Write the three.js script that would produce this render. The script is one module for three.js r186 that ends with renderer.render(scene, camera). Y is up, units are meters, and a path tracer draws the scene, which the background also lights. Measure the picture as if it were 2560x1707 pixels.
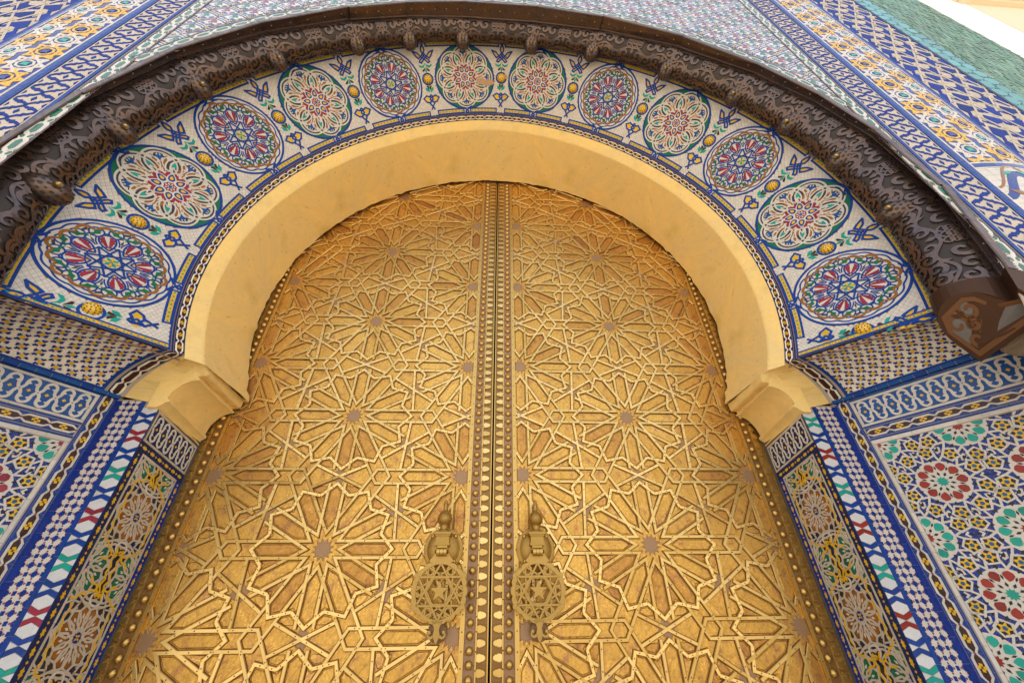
import * as THREE from 'three';
import { mergeGeometries } from 'three/addons/utils/BufferGeometryUtils.js';
import { ImprovedNoise } from 'three/addons/math/ImprovedNoise.js';

// ---------------------------------------------------------------- camera, sky, sun, exposure
const scene = new THREE.Scene();
const camera = new THREE.PerspectiveCamera(83.838, 1024 / 682, 0.05, 400);
camera.position.set(-0.0338, -0.2439, 2.4916);
camera.rotation.set(0.5897, -0.0683, -0.0127, 'YXZ');
const renderer = new THREE.WebGLRenderer({ antialias: true });
renderer.toneMapping = THREE.LinearToneMapping;
renderer.toneMappingExposure = 1.36;
renderer.shadowMap.enabled = true;
const SUN = new THREE.Vector3(-0.2, 0.88, -0.40).normalize();
{
  const W = 512, H = 256, d = new Float32Array(W * H * 4);
  for (let j = 0; j < H; j++) for (let i = 0; i < W; i++) {
    const el = ((j + 0.5) / H - 0.5) * Math.PI, az = ((i + 0.5) / W - 0.5) * 2 * Math.PI;
    const x = Math.cos(el) * Math.cos(az), y = Math.sin(el), z = Math.cos(el) * Math.sin(az);
    const t = Math.max(0, y), k = Math.pow(1 - t, 1.6);
    const s = Math.max(0, x * SUN.x + y * SUN.y + z * SUN.z);
    const g = 0.9 * Math.pow(s, 6);
    const o = (j * W + i) * 4;
    d[o] = 0.66 + 0.66 * k + g; d[o + 1] = 0.76 + 0.52 * k + g; d[o + 2] = 0.98 + 0.18 * k + g; d[o + 3] = 1;
    if (y < 0) { d[o] = 0.5; d[o + 1] = 0.46; d[o + 2] = 0.4; }
  }
  const sky = new THREE.DataTexture(d, W, H, THREE.RGBAFormat, THREE.FloatType);
  sky.mapping = THREE.EquirectangularReflectionMapping;
  sky.magFilter = THREE.LinearFilter; sky.minFilter = THREE.LinearFilter; sky.needsUpdate = true;
  scene.background = sky; scene.environment = sky;
}
const sun = new THREE.DirectionalLight(0xfff1dc, 3.6);
sun.position.copy(SUN).multiplyScalar(30); sun.castShadow = true;
sun.shadow.mapSize.set(2048, 2048);
Object.assign(sun.shadow.camera, { left: -16, right: 16, top: 16, bottom: -16, near: 1, far: 80 });
scene.add(sun);

// ---------------------------------------------------------------- helpers
function rngOf(seed) { let a = seed >>> 0; return () => { a = (a + 0x6D2B79F5) >>> 0; let t = a; t = Math.imul(t ^ (t >>> 15), t | 1); t ^= t + Math.imul(t ^ (t >>> 7), t | 61); return ((t ^ (t >>> 14)) >>> 0) / 4294967296; }; }
const rnd = rngOf(11);
const rr = (a, b) => a + (b - a) * rnd();
const noise = new ImprovedNoise();
const nz = (x, y, z = 0) => noise.noise(x, y, z);
const fbm = (x, y, z = 0) => 0.55 * nz(x, y, z) + 0.27 * nz(2.1 * x, 2.1 * y, z + 3) + 0.14 * nz(4.3 * x, 4.3 * y, z + 7);
const PI = Math.PI, cos = Math.cos, sin = Math.sin, DEG = PI / 180;
const used = {};
function numbered(n) { const k = used[n] = (used[n] || 0) + 1; return k === 1 ? n : n + '_' + String(k - 1).padStart(3, '0'); }
function thing(name, label, category, [x, y, z] = [0, 0, 0], group) {
  const o = new THREE.Group(); o.name = numbered(name); o.position.set(x, y, z);
  o.userData = { label, category }; if (group) o.userData.group = group;
  scene.add(o); return o;
}
function worldOf(o) { const v = new THREE.Vector3(); for (; o && o !== scene; o = o.parent) v.add(o.position); return v; }
// a mesh whose geometry is given in world coordinates
function part(parent, name, geo, mat, extra) {
  const w = worldOf(parent); geo.translate(-w.x, -w.y, -w.z);
  const m = new THREE.Mesh(geo, mat); m.name = numbered(name); m.castShadow = m.receiveShadow = true;
  if (extra) Object.assign(m.userData, extra);
  parent.add(m); return m;
}
function put(parent, name, geo, mat, [x, y, z], fn) { // shared geometry, placed in world coordinates
  const w = worldOf(parent), m = new THREE.Mesh(geo, mat); m.name = numbered(name);
  m.position.set(x - w.x, y - w.y, z - w.z); if (fn) fn(m); m.castShadow = m.receiveShadow = true; parent.add(m); return m;
}
function holder(parent, name) { const g = new THREE.Group(); g.name = numbered(name); parent.add(g); return g; }

// textures ------------------------------------------------------
function tex(n, fn, { srgb = false, m = n } = {}) {
  const d = new Uint8Array(n * m * 4);
  for (let j = 0; j < m; j++) for (let i = 0; i < n; i++) {
    const c = fn(i / n, j / m), o = (j * n + i) * 4;
    for (let k = 0; k < 3; k++) d[o + k] = Math.max(0, Math.min(255, 255 * (Array.isArray(c) ? c[k] : c)));
    d[o + 3] = 255;
  }
  const t = new THREE.DataTexture(d, n, m); t.wrapS = t.wrapT = THREE.RepeatWrapping;
  t.magFilter = THREE.LinearFilter; t.minFilter = THREE.LinearMipmapLinearFilter; t.generateMipmaps = true;
  if (srgb) t.colorSpace = THREE.SRGBColorSpace; t.needsUpdate = true; return t;
}
// noise that repeats over the unit square
function tnoise(u, v, f, s = 0) {
  const a = u * 2 * PI, b = v * 2 * PI, k = f / (2 * PI);
  return nz(cos(a) * k + s, sin(a) * k + cos(b) * k * 0.7, sin(b) * k + s * 1.7);
}
const tfbm = (u, v, f, s = 0) => 0.6 * tnoise(u, v, f, s) + 0.3 * tnoise(u, v, 2.2 * f, s + 5) + 0.2 * tnoise(u, v, 4.7 * f, s + 9);

// mosaic --------------------------------------------------------
const COL = {
  white: [0.66, 0.63, 0.58], cream: [0.84, 0.78, 0.67], beige: [0.56, 0.5, 0.42], blue: [0.008, 0.052, 0.30], royal: [0.008, 0.034, 0.27], azure: [0.012, 0.085, 0.33],
  navy: [0.014, 0.026, 0.11], yellow: [0.74, 0.45, 0.02], teal: [0.012, 0.33, 0.27], green: [0.012, 0.15, 0.085], crimson: [0.29, 0.028, 0.055],
  red: [0.3, 0.028, 0.02], brown: [0.055, 0.022, 0.018], ochre: [0.31, 0.125, 0.022], slate: [0.05, 0.05, 0.075], black: [0.02, 0.018, 0.02],
  grout: [0.42, 0.34, 0.28], joint: [0.2, 0.1, 0.075], sage: [0.07, 0.2, 0.12], deep: [0.008, 0.03, 0.2], violet: [0.075, 0.03, 0.05],
};
const area2 = (p) => { let a = 0; for (let i = 0, n = p.length; i < n; i++) { const q = p[(i + 1) % n]; a += p[i][0] * q[1] - q[0] * p[i][1]; } return a / 2; };
function inset(p, d) {
  const n = p.length, o = [];
  for (let i = 0; i < n; i++) {
    const a = p[(i + n - 1) % n], b = p[i], c = p[(i + 1) % n];
    let ux = b[0] - a[0], uy = b[1] - a[1], vx = c[0] - b[0], vy = c[1] - b[1];
    const lu = Math.hypot(ux, uy) || 1e-9, lv = Math.hypot(vx, vy) || 1e-9; ux /= lu; uy /= lu; vx /= lv; vy /= lv;
    let mx = -(uy + vy), my = ux + vx; const l = Math.hypot(mx, my) || 1e-9; mx /= l; my /= l;
    const k = Math.min(2.2, 1 / Math.max(0.2, mx * -uy + my * ux));
    o.push([b[0] + mx * d * k, b[1] + my * d * k]);
  }
  return o;
}
function clipRect(p, x0, y0, x1, y1) {
  const cut = (pts, f, g) => {
    const o = [];
    for (let i = 0; i < pts.length; i++) {
      const a = pts[i], b = pts[(i + 1) % pts.length], fa = f(a), fb = f(b);
      if (fa >= 0) o.push(a);
      if ((fa >= 0) !== (fb >= 0)) { const t = fa / (fa - fb); o.push([a[0] + (b[0] - a[0]) * t, a[1] + (b[1] - a[1]) * t]); }
    }
    return o;
  };
  p = cut(p, (a) => a[0] - x0); p = cut(p, (a) => x1 - a[0]); p = cut(p, (a) => a[1] - y0); return cut(p, (a) => y1 - a[1]);
}
// F(x, y) -> [px,py,pz,nx,ny,nz]; numeric normal from a position function
function surf(pf, sign = 1) {
  const e = 1e-4;
  return (x, y) => {
    const p = pf(x, y), a = pf(x + e, y), b = pf(x, y + e);
    const ux = a[0] - p[0], uy = a[1] - p[1], uz = a[2] - p[2], vx = b[0] - p[0], vy = b[1] - p[1], vz = b[2] - p[2];
    let nx = uy * vz - uz * vy, ny = uz * vx - ux * vz, nzz = ux * vy - uy * vx; const l = sign / (Math.hypot(nx, ny, nzz) || 1e-12);
    return [p[0], p[1], p[2], nx * l, ny * l, nzz * l];
  };
}
const plane = (o, u, v, n) => (x, y) => [o[0] + u[0] * x + v[0] * y, o[1] + u[1] * x + v[1] * y, o[2] + u[2] * x + v[2] * y, n[0], n[1], n[2]];
const shift = (F, x0, y0, a = 0, mir = 1) => { const c = cos(a), s = sin(a); return (x, y) => F(x0 + mir * (x * c - y * s), y0 + x * s + y * c); };

class Mosaic {
  constructor(F) { this.F = F; this.pos = []; this.col = []; this.uv = []; this.clip = null; this.tilt = 0.012; this.gap = 0.0006; this.th = 0.003; this.tris = 0; this.maxEdge = 0; }
  with(F) { this.F = F; return this; }
  color(c, v = 0.1) { const b = typeof c === 'string' ? COL[c] : c, k = 1 + (rnd() - 0.5) * 2 * v, q = (rnd() - 0.5) * v * 0.6; return [b[0] * (k + q), b[1] * k, b[2] * (k - q)]; }
  tri(a, b, c, n, col, ua, ub, uc) {
    const nx = (b[1] - a[1]) * (c[2] - a[2]) - (b[2] - a[2]) * (c[1] - a[1]), ny = (b[2] - a[2]) * (c[0] - a[0]) - (b[0] - a[0]) * (c[2] - a[2]), nn = (b[0] - a[0]) * (c[1] - a[1]) - (b[1] - a[1]) * (c[0] - a[0]);
    if (nx * n[0] + ny * n[1] + nn * n[2] < 0) { [b, c] = [c, b];[ub, uc] = [uc, ub]; }
    this.pos.push(a[0], a[1], a[2], b[0], b[1], b[2], c[0], c[1], c[2]);
    for (let i = 0; i < 3; i++) this.col.push(col[0], col[1], col[2]);
    this.uv.push(ua[0], ua[1], ub[0], ub[1], uc[0], uc[1]); this.tris++;
  }
  poly(pts, c, h = 0.002, { gap = this.gap, tilt = this.tilt, v = 0.1, skirt = true, F = this.F } = {}) {
    if (this.clip) pts = clipRect(pts, ...this.clip);
    if (pts.length < 3) return;
    const ar = area2(pts); if (Math.abs(ar) < 1.5e-6) return;
    if (ar < 0) pts = pts.slice().reverse();
    if (gap) pts = inset(pts, gap);
    if (area2(pts) < 1e-6) return;
    let cx = 0, cy = 0; for (const q of pts) { cx += q[0]; cy += q[1]; } cx /= pts.length; cy /= pts.length;
    const tx = (rnd() - 0.5) * 2 * tilt, ty = (rnd() - 0.5) * 2 * tilt, col = this.color(c, v);
    const top = [], bot = [], ns = [];
    for (const q of pts) {
      const f = F(q[0], q[1]), hh = h + Math.max(-0.0012, Math.min(0.0012, tx * (q[0] - cx) + ty * (q[1] - cy)));
      top.push([f[0] + f[3] * hh, f[1] + f[4] * hh, f[2] + f[5] * hh]); ns.push([f[3], f[4], f[5]]);
      const hb = h - this.th; bot.push([f[0] + f[3] * hb, f[1] + f[4] * hb, f[2] + f[5] * hb]);
    }
    const n = pts.length;
    const idx = n === 3 ? [[0, 1, 2]] : (n === 4 && convex(pts)) ? [[0, 1, 2], [0, 2, 3]] : THREE.ShapeUtils.triangulateShape(pts.map((q) => new THREE.Vector2(q[0], q[1])), []);
    for (const [i, j, k] of idx) {
      if (!this.maxEdge) { this.tri(top[i], top[j], top[k], ns[i], col, pts[i], pts[j], pts[k]); continue; }
      const rec = (a, b, c, d) => {
        const e0 = Math.hypot(a[0] - b[0], a[1] - b[1]), e1 = Math.hypot(b[0] - c[0], b[1] - c[1]), e2 = Math.hypot(c[0] - a[0], c[1] - a[1]), mx = Math.max(e0, e1, e2);
        if (mx > this.maxEdge && d < 9) {
          if (mx === e0) { const m = [(a[0] + b[0]) / 2, (a[1] + b[1]) / 2]; rec(a, m, c, d + 1); rec(m, b, c, d + 1); }
          else if (mx === e1) { const m = [(b[0] + c[0]) / 2, (b[1] + c[1]) / 2]; rec(a, b, m, d + 1); rec(a, m, c, d + 1); }
          else { const m = [(c[0] + a[0]) / 2, (c[1] + a[1]) / 2]; rec(a, b, m, d + 1); rec(m, b, c, d + 1); }
          return;
        }
        const V = [a, b, c].map((q) => { const f = F(q[0], q[1]), hh = h + Math.max(-0.0012, Math.min(0.0012, tx * (q[0] - cx) + ty * (q[1] - cy))); return [f[0] + f[3] * hh, f[1] + f[4] * hh, f[2] + f[5] * hh]; });
        this.tri(V[0], V[1], V[2], ns[i], col, a, b, c);
      };
      rec(pts[i], pts[j], pts[k], 0);
    }
    if (skirt) for (let i = 0; i < n; i++) {
      const j = (i + 1) % n, dx = pts[j][0] - pts[i][0], dy = pts[j][1] - pts[i][1];
      // outward direction in space: away from the centroid
      const o = [top[i][0] + top[j][0] - 2 * this.c3(top, 0), top[i][1] + top[j][1] - 2 * this.c3(top, 1), top[i][2] + top[j][2] - 2 * this.c3(top, 2)];
      this.tri(top[i], top[j], bot[j], o, col, pts[i], pts[j], pts[j]); this.tri(top[i], bot[j], bot[i], o, col, pts[i], pts[j], pts[i]);
    }
  }
  c3(a, k) { let s = 0; for (const q of a) s += q[k]; return s / a.length; }
  ribbon(pts, w, c, h = 0.003, { closed = false, gap = 0, v = 0.06, per = 6, cap = 0 } = {}) {
    const n = pts.length, L = [], R = [], W = typeof w === 'function' ? w : () => w;
    for (let i = 0; i < n; i++) {
      const a = pts[closed ? (i + n - 1) % n : Math.max(0, i - 1)], b = pts[i], d = pts[closed ? (i + 1) % n : Math.min(n - 1, i + 1)];
      let ux = b[0] - a[0], uy = b[1] - a[1], vx = d[0] - b[0], vy = d[1] - b[1];
      const lu = Math.hypot(ux, uy), lv = Math.hypot(vx, vy);
      if (lu > 1e-9) { ux /= lu; uy /= lu; } else { ux = vx / lv; uy = vy / lv; }
      if (lv > 1e-9) { vx /= lv; vy /= lv; } else { vx = ux; vy = uy; }
      let mx = -(uy + vy), my = ux + vx; const l = Math.hypot(mx, my) || 1; mx /= l; my /= l;
      const k = Math.min(2.5, 1 / Math.max(0.3, mx * -vy + my * vx)) * W(i / (closed ? n : n - 1)) / 2;
      L.push([b[0] + mx * k, b[1] + my * k]); R.push([b[0] - mx * k, b[1] - my * k]);
    }
    const m = closed ? n : n - 1; let col = this.color(c, v);
    for (let i = 0; i < m; i++) {
      const j = (i + 1) % n; if (i % per === 0) col = this.color(c, v);
      const q = [R[i], R[j], L[j], L[i]];
      const sv = this.gap; this.poly(q, col, h, { gap: 0, tilt: 0, v: 0 }); this.gap = sv;
    }
  }
  geo() {
    const g = new THREE.BufferGeometry();
    g.setAttribute('position', new THREE.Float32BufferAttribute(this.pos, 3));
    g.setAttribute('color', new THREE.Float32BufferAttribute(this.col, 3));
    g.setAttribute('uv', new THREE.Float32BufferAttribute(this.uv, 2));
    g.computeVertexNormals(); return g;
  }
  to(parent, name, mat, extra) { if (!this.pos.length) return null; const m = part(parent, name, this.geo(), mat, extra); this.pos = []; this.col = []; this.uv = []; return m; }
}
function convex(p) { let s = 0; for (let i = 0; i < p.length; i++) { const a = p[i], b = p[(i + 1) % p.length], c = p[(i + 2) % p.length], k = (b[0] - a[0]) * (c[1] - b[1]) - (b[1] - a[1]) * (c[0] - b[0]); if (s && k * s < 0) return false; if (k) s = k; } return true; }
const rect = (x0, y0, x1, y1) => [[x0, y0], [x1, y0], [x1, y1], [x0, y1]];
const star = (cx, cy, n, r0, r1, a0 = 0) => { const o = []; for (let i = 0; i < 2 * n; i++) { const r = i % 2 ? r1 : r0, a = a0 + i * PI / n; o.push([cx + r * cos(a), cy + r * sin(a)]); } return o; };
const ngon = (cx, cy, n, r, a0 = 0, ry = r) => { const o = []; for (let i = 0; i < n; i++) { const a = a0 + i * 2 * PI / n; o.push([cx + r * cos(a), cy + ry * sin(a)]); } return o; };
const pol = (r, a) => [r * cos(a), r * sin(a)];
const curve = (f, n, a = 0, b = 1) => { const o = []; for (let i = 0; i <= n; i++) o.push(f(a + (b - a) * i / n)); return o; };
const turn = (p, a, cx = 0, cy = 0) => { const c = cos(a), s = sin(a); return p.map(([x, y]) => [cx + x * c - y * s, cy + x * s + y * c]); };
// a grid sheet over F for backings and plaster
function sheet(F, x0, x1, y0, y1, nx, ny, h = 0, uvs = 1) {
  const pos = [], uv = [], idx = [];
  for (let j = 0; j <= ny; j++) for (let i = 0; i <= nx; i++) {
    const x = x0 + (x1 - x0) * i / nx, y = y0 + (y1 - y0) * j / ny, f = F(x, y);
    pos.push(f[0] + f[3] * h, f[1] + f[4] * h, f[2] + f[5] * h); uv.push(x * uvs, y * uvs);
  }
  for (let j = 0; j < ny; j++) for (let i = 0; i < nx; i++) { const a = j * (nx + 1) + i, b = a + 1, c = a + nx + 1, d = c + 1; idx.push(a, b, d, a, d, c); }
  const g = new THREE.BufferGeometry(); g.setAttribute('position', new THREE.Float32BufferAttribute(pos, 3)); g.setAttribute('uv', new THREE.Float32BufferAttribute(uv, 2)); g.setIndex(idx); g.computeVertexNormals(); return g;
}
function box(x0, x1, y0, y1, z0, z1) { const g = new THREE.BoxGeometry(x1 - x0, y1 - y0, z1 - z0); g.translate((x0 + x1) / 2, (y0 + y1) / 2, (z0 + z1) / 2); return g; }
function extr(pts, depth, bevel = 0, holes = []) {
  const s = new THREE.Shape(pts.map((q) => new THREE.Vector2(q[0], q[1])));
  for (const h of holes) s.holes.push(new THREE.Path(h.map((q) => new THREE.Vector2(q[0], q[1]))));
  return new THREE.ExtrudeGeometry(s, { depth, bevelEnabled: bevel > 0, bevelSize: bevel, bevelThickness: bevel, bevelSegments: 1, steps: 1 });
}
const plain = (g) => { const o = g.index ? g.toNonIndexed() : g; for (const k of Object.keys(o.attributes)) if (!['position', 'normal', 'uv'].includes(k)) o.deleteAttribute(k); return o; };
const merge = (a) => mergeGeometries(a.map(plain));

// materials ------------------------------------------------------
const glazeBump = tex(256, (u, v) => 0.5 + 0.5 * tfbm(u, v, 26, 2));
const glazeTint = tex(256, (u, v) => { const d = 1 - 0.16 * Math.max(0, tfbm(u, v, 9, 4) + 0.1) - 0.10 * Math.max(0, tnoise(u, v, 60, 8)); return [d, d * 0.985, d * 0.965]; });
for (const t of [glazeBump, glazeTint]) t.repeat.set(3, 3);
const M = {};
M.glaze = new THREE.MeshPhysicalMaterial({ vertexColors: true, roughness: 0.42, bumpMap: glazeBump, bumpScale: 0.0012, map: glazeTint, specularIntensity: 0.3 });
M.gloss = new THREE.MeshPhysicalMaterial({ vertexColors: true, roughness: 0.22, bumpMap: glazeBump, bumpScale: 0.0015, map: glazeTint, specularIntensity: 0.75 });
M.grout = new THREE.MeshStandardMaterial({ color: new THREE.Color().setRGB(0.42, 0.35, 0.29), roughness: 0.95 });
M.joint = new THREE.MeshStandardMaterial({ color: new THREE.Color().setRGB(0.34, 0.22, 0.17), roughness: 0.95 });
M.darkGrout = new THREE.MeshStandardMaterial({ color: new THREE.Color().setRGB(0.1, 0.085, 0.075), roughness: 0.95 });
{
  const t = tex(512, (u, v) => { const n = tfbm(u, v, 6, 1), f = tfbm(u, v, 40, 3), sp = tnoise(u, v, 90, 6) > 0.66 ? 0.8 : 1, st = Math.max(0, tfbm(u, v, 3, 12) - 0.12), ck = 1, d = (1 + 0.06 * n + 0.03 * f - 0.22 * st) * sp * ck; return [0.955 * d, 0.82 * d * (1 - 0.03 * n), 0.525 * d * (1 - 0.14 * n - 0.2 * st)]; }, { srgb: true });
  const b = tex(512, (u, v) => 0.5 + 0.3 * tfbm(u, v, 10, 5) + 0.10 * tnoise(u, v, 60, 2));
  t.repeat.set(0.8, 0.8); b.repeat.set(1.3, 1.3);
  M.plaster = new THREE.MeshStandardMaterial({ map: t, roughness: 0.78, bumpMap: b, bumpScale: 0.004 });
  M.white = new THREE.MeshStandardMaterial({ color: new THREE.Color().setRGB(0.9, 0.89, 0.87), roughness: 0.85, bumpMap: b, bumpScale: 0.004 });
  M.rough = new THREE.MeshStandardMaterial({ color: new THREE.Color().setRGB(0.42, 0.35, 0.27), roughness: 0.95, bumpMap: b, bumpScale: 0.02 });
  M.cream = new THREE.MeshStandardMaterial({ color: new THREE.Color().setRGB(0.82, 0.68, 0.5), roughness: 0.85, bumpMap: b, bumpScale: 0.004 });
}
// brass
const scroll = (u, v) => { // engraved curls that repeat every unit
  let m = 0; for (const [a, b, s] of [[0.25, 0.25, 1], [0.75, 0.25, -1], [0.25, 0.75, -1], [0.75, 0.75, 1]]) {
    let dx = u - a, dy = v - b; dx -= Math.round(dx); dy -= Math.round(dy); const r = Math.hypot(dx, dy), t = Math.atan2(dy, dx) * s;
    if (r < 0.27) m = Math.max(m, Math.pow(Math.max(0, cos(t * 1 + r * 46)), 3) * (r > 0.02 ? 1 : 0));
  } return m;
};
const engr = tex(512, (u, v) => { const s = scroll((u * 8) % 1, (v * 8) % 1), w = 0.5 + 0.5 * tnoise(u, v, 18, 3); return 0.72 - 0.5 * s * (0.4 + 0.6 * w) + 0.16 * tfbm(u, v, 60, 1); });
engr.repeat.set(3.2, 3.2);
const brassTint = tex(512, (u, v) => {
  const s = scroll((u * 8) % 1, (v * 8) % 1), n = tfbm(u, v, 7, 2), f = tfbm(u, v, 34, 4), d = 1 - 0.32 * Math.max(0, n) - 0.5 * Math.max(0, f) - 0.42 * s * (0.5 + 0.5 * tnoise(u, v, 18, 3));
  const spot = tnoise(u, v, 75, 7) > 0.55 ? 0.5 : 1, k = d * spot, p = Math.max(0, n + 0.15 * f);
  return [0.76 * k * (1 - 0.10 * p), 0.465 * k * (1 - 0.26 * p), 0.125 * k + 0.06 * p];
});
brassTint.repeat.set(3.2, 3.2);
const brassRough = tex(256, (u, v) => 0.5 + 0.4 * tfbm(u, v, 12, 6)); brassRough.repeat.set(2, 2);
const lin = (r, g, b) => new THREE.Color().setRGB(r, g, b);
M.sheet = new THREE.MeshStandardMaterial({ metalness: 1, roughness: 0.85, roughnessMap: brassRough, map: brassTint, bumpMap: engr, bumpScale: 0.0022, color: lin(1, 1, 1) });
M.strap = new THREE.MeshStandardMaterial({ metalness: 1, roughness: 0.36, color: lin(0.80, 0.57, 0.22) });
M.strap2 = new THREE.MeshStandardMaterial({ metalness: 1, roughness: 0.42, color: lin(0.66, 0.44, 0.14) });
M.brass = new THREE.MeshStandardMaterial({ metalness: 1, roughness: 0.42, color: lin(0.62, 0.40, 0.11) });
M.oldBrass = new THREE.MeshStandardMaterial({ metalness: 1, roughness: 0.38, color: lin(0.47, 0.29, 0.08), bumpMap: engr, bumpScale: 0.001 });
M.stud = new THREE.MeshStandardMaterial({ metalness: 1, roughness: 0.4, color: lin(0.66, 0.43, 0.13) });
M.patina = new THREE.MeshStandardMaterial({ metalness: 0.85, roughness: 0.55, color: lin(0.40, 0.25, 0.14), bumpMap: engr, bumpScale: 0.0015 });
M.darkBrass = new THREE.MeshStandardMaterial({ metalness: 0.9, roughness: 0.5, color: lin(0.30, 0.17, 0.06), bumpMap: engr, bumpScale: 0.001 });
M.grimeShade = new THREE.MeshStandardMaterial({ metalness: 0.8, roughness: 0.6, color: lin(0.17, 0.085, 0.035) });  // grime plus groove shadow, painted as dark outlines under the straps
M.rivet = new THREE.MeshStandardMaterial({ metalness: 0.8, roughness: 0.5, color: lin(0.16, 0.075, 0.04) });
{
  const t = tex(512, (u, v) => { const n = tfbm(u, v, 8, 1), f = tfbm(u, v, 36, 4), p = Math.max(0, n); return [0.42 + 0.09 * n + 0.04 * f, 0.355 + 0.03 * n + 0.04 * f, 0.33 - 0.03 * n + 0.04 * f]; }, { srgb: true });
  t.repeat.set(1.6, 1.6);
  M.bronze = new THREE.MeshStandardMaterial({ metalness: 0.85, roughness: 0.42, map: t, roughnessMap: brassRough });
  M.bronze.roughness = 0.72;
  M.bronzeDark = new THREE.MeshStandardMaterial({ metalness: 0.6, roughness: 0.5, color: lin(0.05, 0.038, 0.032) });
}
M.black = new THREE.MeshStandardMaterial({ roughness: 0.95, color: lin(0.012, 0.01, 0.01) });

M.rivetPale = new THREE.MeshStandardMaterial({ metalness: 0.9, roughness: 0.45, color: lin(0.45, 0.33, 0.16) });
M.bronzeRust = new THREE.MeshStandardMaterial({ metalness: 0.75, roughness: 0.55, color: lin(0.075, 0.036, 0.02) });
M.bronzeDark2 = new THREE.MeshStandardMaterial({ metalness: 0.8, roughness: 0.5, color: lin(0.16, 0.075, 0.035) });
M.tip = new THREE.MeshStandardMaterial({ metalness: 1, roughness: 0.35, color: lin(0.55, 0.42, 0.2) });
M.paleBrass = new THREE.MeshStandardMaterial({ metalness: 1, roughness: 0.42, color: lin(0.47, 0.31, 0.10), bumpMap: engr, bumpScale: 0.001 });
M.matte = new THREE.MeshPhysicalMaterial({ vertexColors: true, roughness: 0.5, specularIntensity: 0.15, bumpMap: glazeBump, bumpScale: 0.0012, map: glazeTint });
M.greenGlaze = new THREE.MeshPhysicalMaterial({ vertexColors: true, roughness: 0.3, specularIntensity: 0.4, bumpMap: glazeBump, bumpScale: 0.004, map: glazeTint });

// sheet brass tones: tarnished patches, plus painted shade towards the arch top
M.sheets = [[1.08, 1.08, 1.05, 0.72], [0.98, 0.94, 0.86, 0.8], [0.84, 0.73, 0.72, 0.9], [0.68, 0.53, 0.62, 1.0]].map(([r, g, b, q]) => { const m = M.sheet.clone(); m.color = lin(r, g, b); m.roughness = q; return m; });
M.straps = [[0.76, 0.55, 0.22, 0.34], [0.68, 0.48, 0.18, 0.38], [0.62, 0.41, 0.13, 0.42], [0.50, 0.31, 0.10, 0.46]].map(([r, g, b, q]) => new THREE.MeshStandardMaterial({ metalness: 1, roughness: q, color: lin(r, g, b) }));
const tarnishShade = (x, y) => Math.max(0, Math.min(3, Math.floor(1.15 + 2.6 * (0.6 * nz(x * 1.3 + 7, y * 1.3, 2) + 0.4 * nz(x * 4.1, y * 4.1, 5)) + 0.33 * Math.max(0, y - 1.2) + rnd() * 0.9)));  // noise picks worn patches; height term paints the arch shade at the top
M.tile = new THREE.MeshPhysicalMaterial({ vertexColors: true, roughness: 0.27, specularIntensity: 0.6, bumpMap: glazeBump, bumpScale: 0.0015, map: glazeTint });
// ---------------------------------------------------------------- the place: measures
const XC = 0.0135, YC = 1.657, RB = 1.84, ZF = 0.526, BE = 0.863, CB = cos(BE), SB = sin(BE);
const apex = (t) => 0.085 * Math.exp(-Math.pow((t - PI / 2) / (26 * DEG), 2));
const springY = (x) => 0.903 + 0.0125 * (x - XC);            // the ring stops on this line
const dY = (x) => 0.008 * (x - XC);                            // the building is a little out of level
const coneR = (t, s) => RB + s * CB + apex(t) * Math.max(0, 1 - s / 0.77);
const coneP = (t, s) => { const r = coneR(t, s); return [XC + r * cos(t), YC + r * sin(t), ZF + s * SB]; };
const coneF = surf((t, s) => coneP(-t, s));                    // coneF(-t, s): outward is towards the viewer
function coneAt(t0, s0) { return (x, y) => { const s = s0 + y, r = coneR(t0, s); return coneF(-(t0 - x / r), s); }; }
// last angle of the ring at slope distance s, on the left (side -1) or the right (+1)
function endT(s, side, off = 0) {
  let t = side > 0 ? -0.35 : PI + 0.35;
  for (let k = 0; k < 12; k++) { const r = coneR(t, s), y = springY(XC + r * cos(t)) + off, q = Math.asin(Math.max(-1, Math.min(1, (y - YC) / r))); t = side > 0 ? q : PI - q; }
  return t;
}
const RING_OUT = 0.79;

// ---------------------------------------------------------------- ground and the gate's solid body
{
  const t = tex(512, (u, v) => { const n = tfbm(u, v, 10, 1), f = tfbm(u, v, 60, 2); const d = 1 + 0.12 * n + 0.06 * f; return [0.83 * d, 0.77 * d, 0.67 * d]; }, { srgb: true }); t.repeat.set(60, 60);
  const g = new THREE.PlaneGeometry(240, 240, 1, 1); g.rotateX(-PI / 2);
  const m = new THREE.Mesh(g, new THREE.MeshStandardMaterial({ map: t, roughness: 0.95 })); m.name = 'ground'; m.position.y = -1.85; m.receiveShadow = true;
  m.userData = { kind: 'structure', label: 'pale stone forecourt in front of the gate', category: 'ground' }; scene.add(m);
}
const FX = 0.05, FW = [2.38, 2.645, 3.09, 3.64, 3.81, 4.49];   // frame centre and half widths of its bands
const gate = thing('gate_wall', 'pale plastered gate wall around and above the tiled portal', 'wall', [0, -1.85, 0]);
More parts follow.
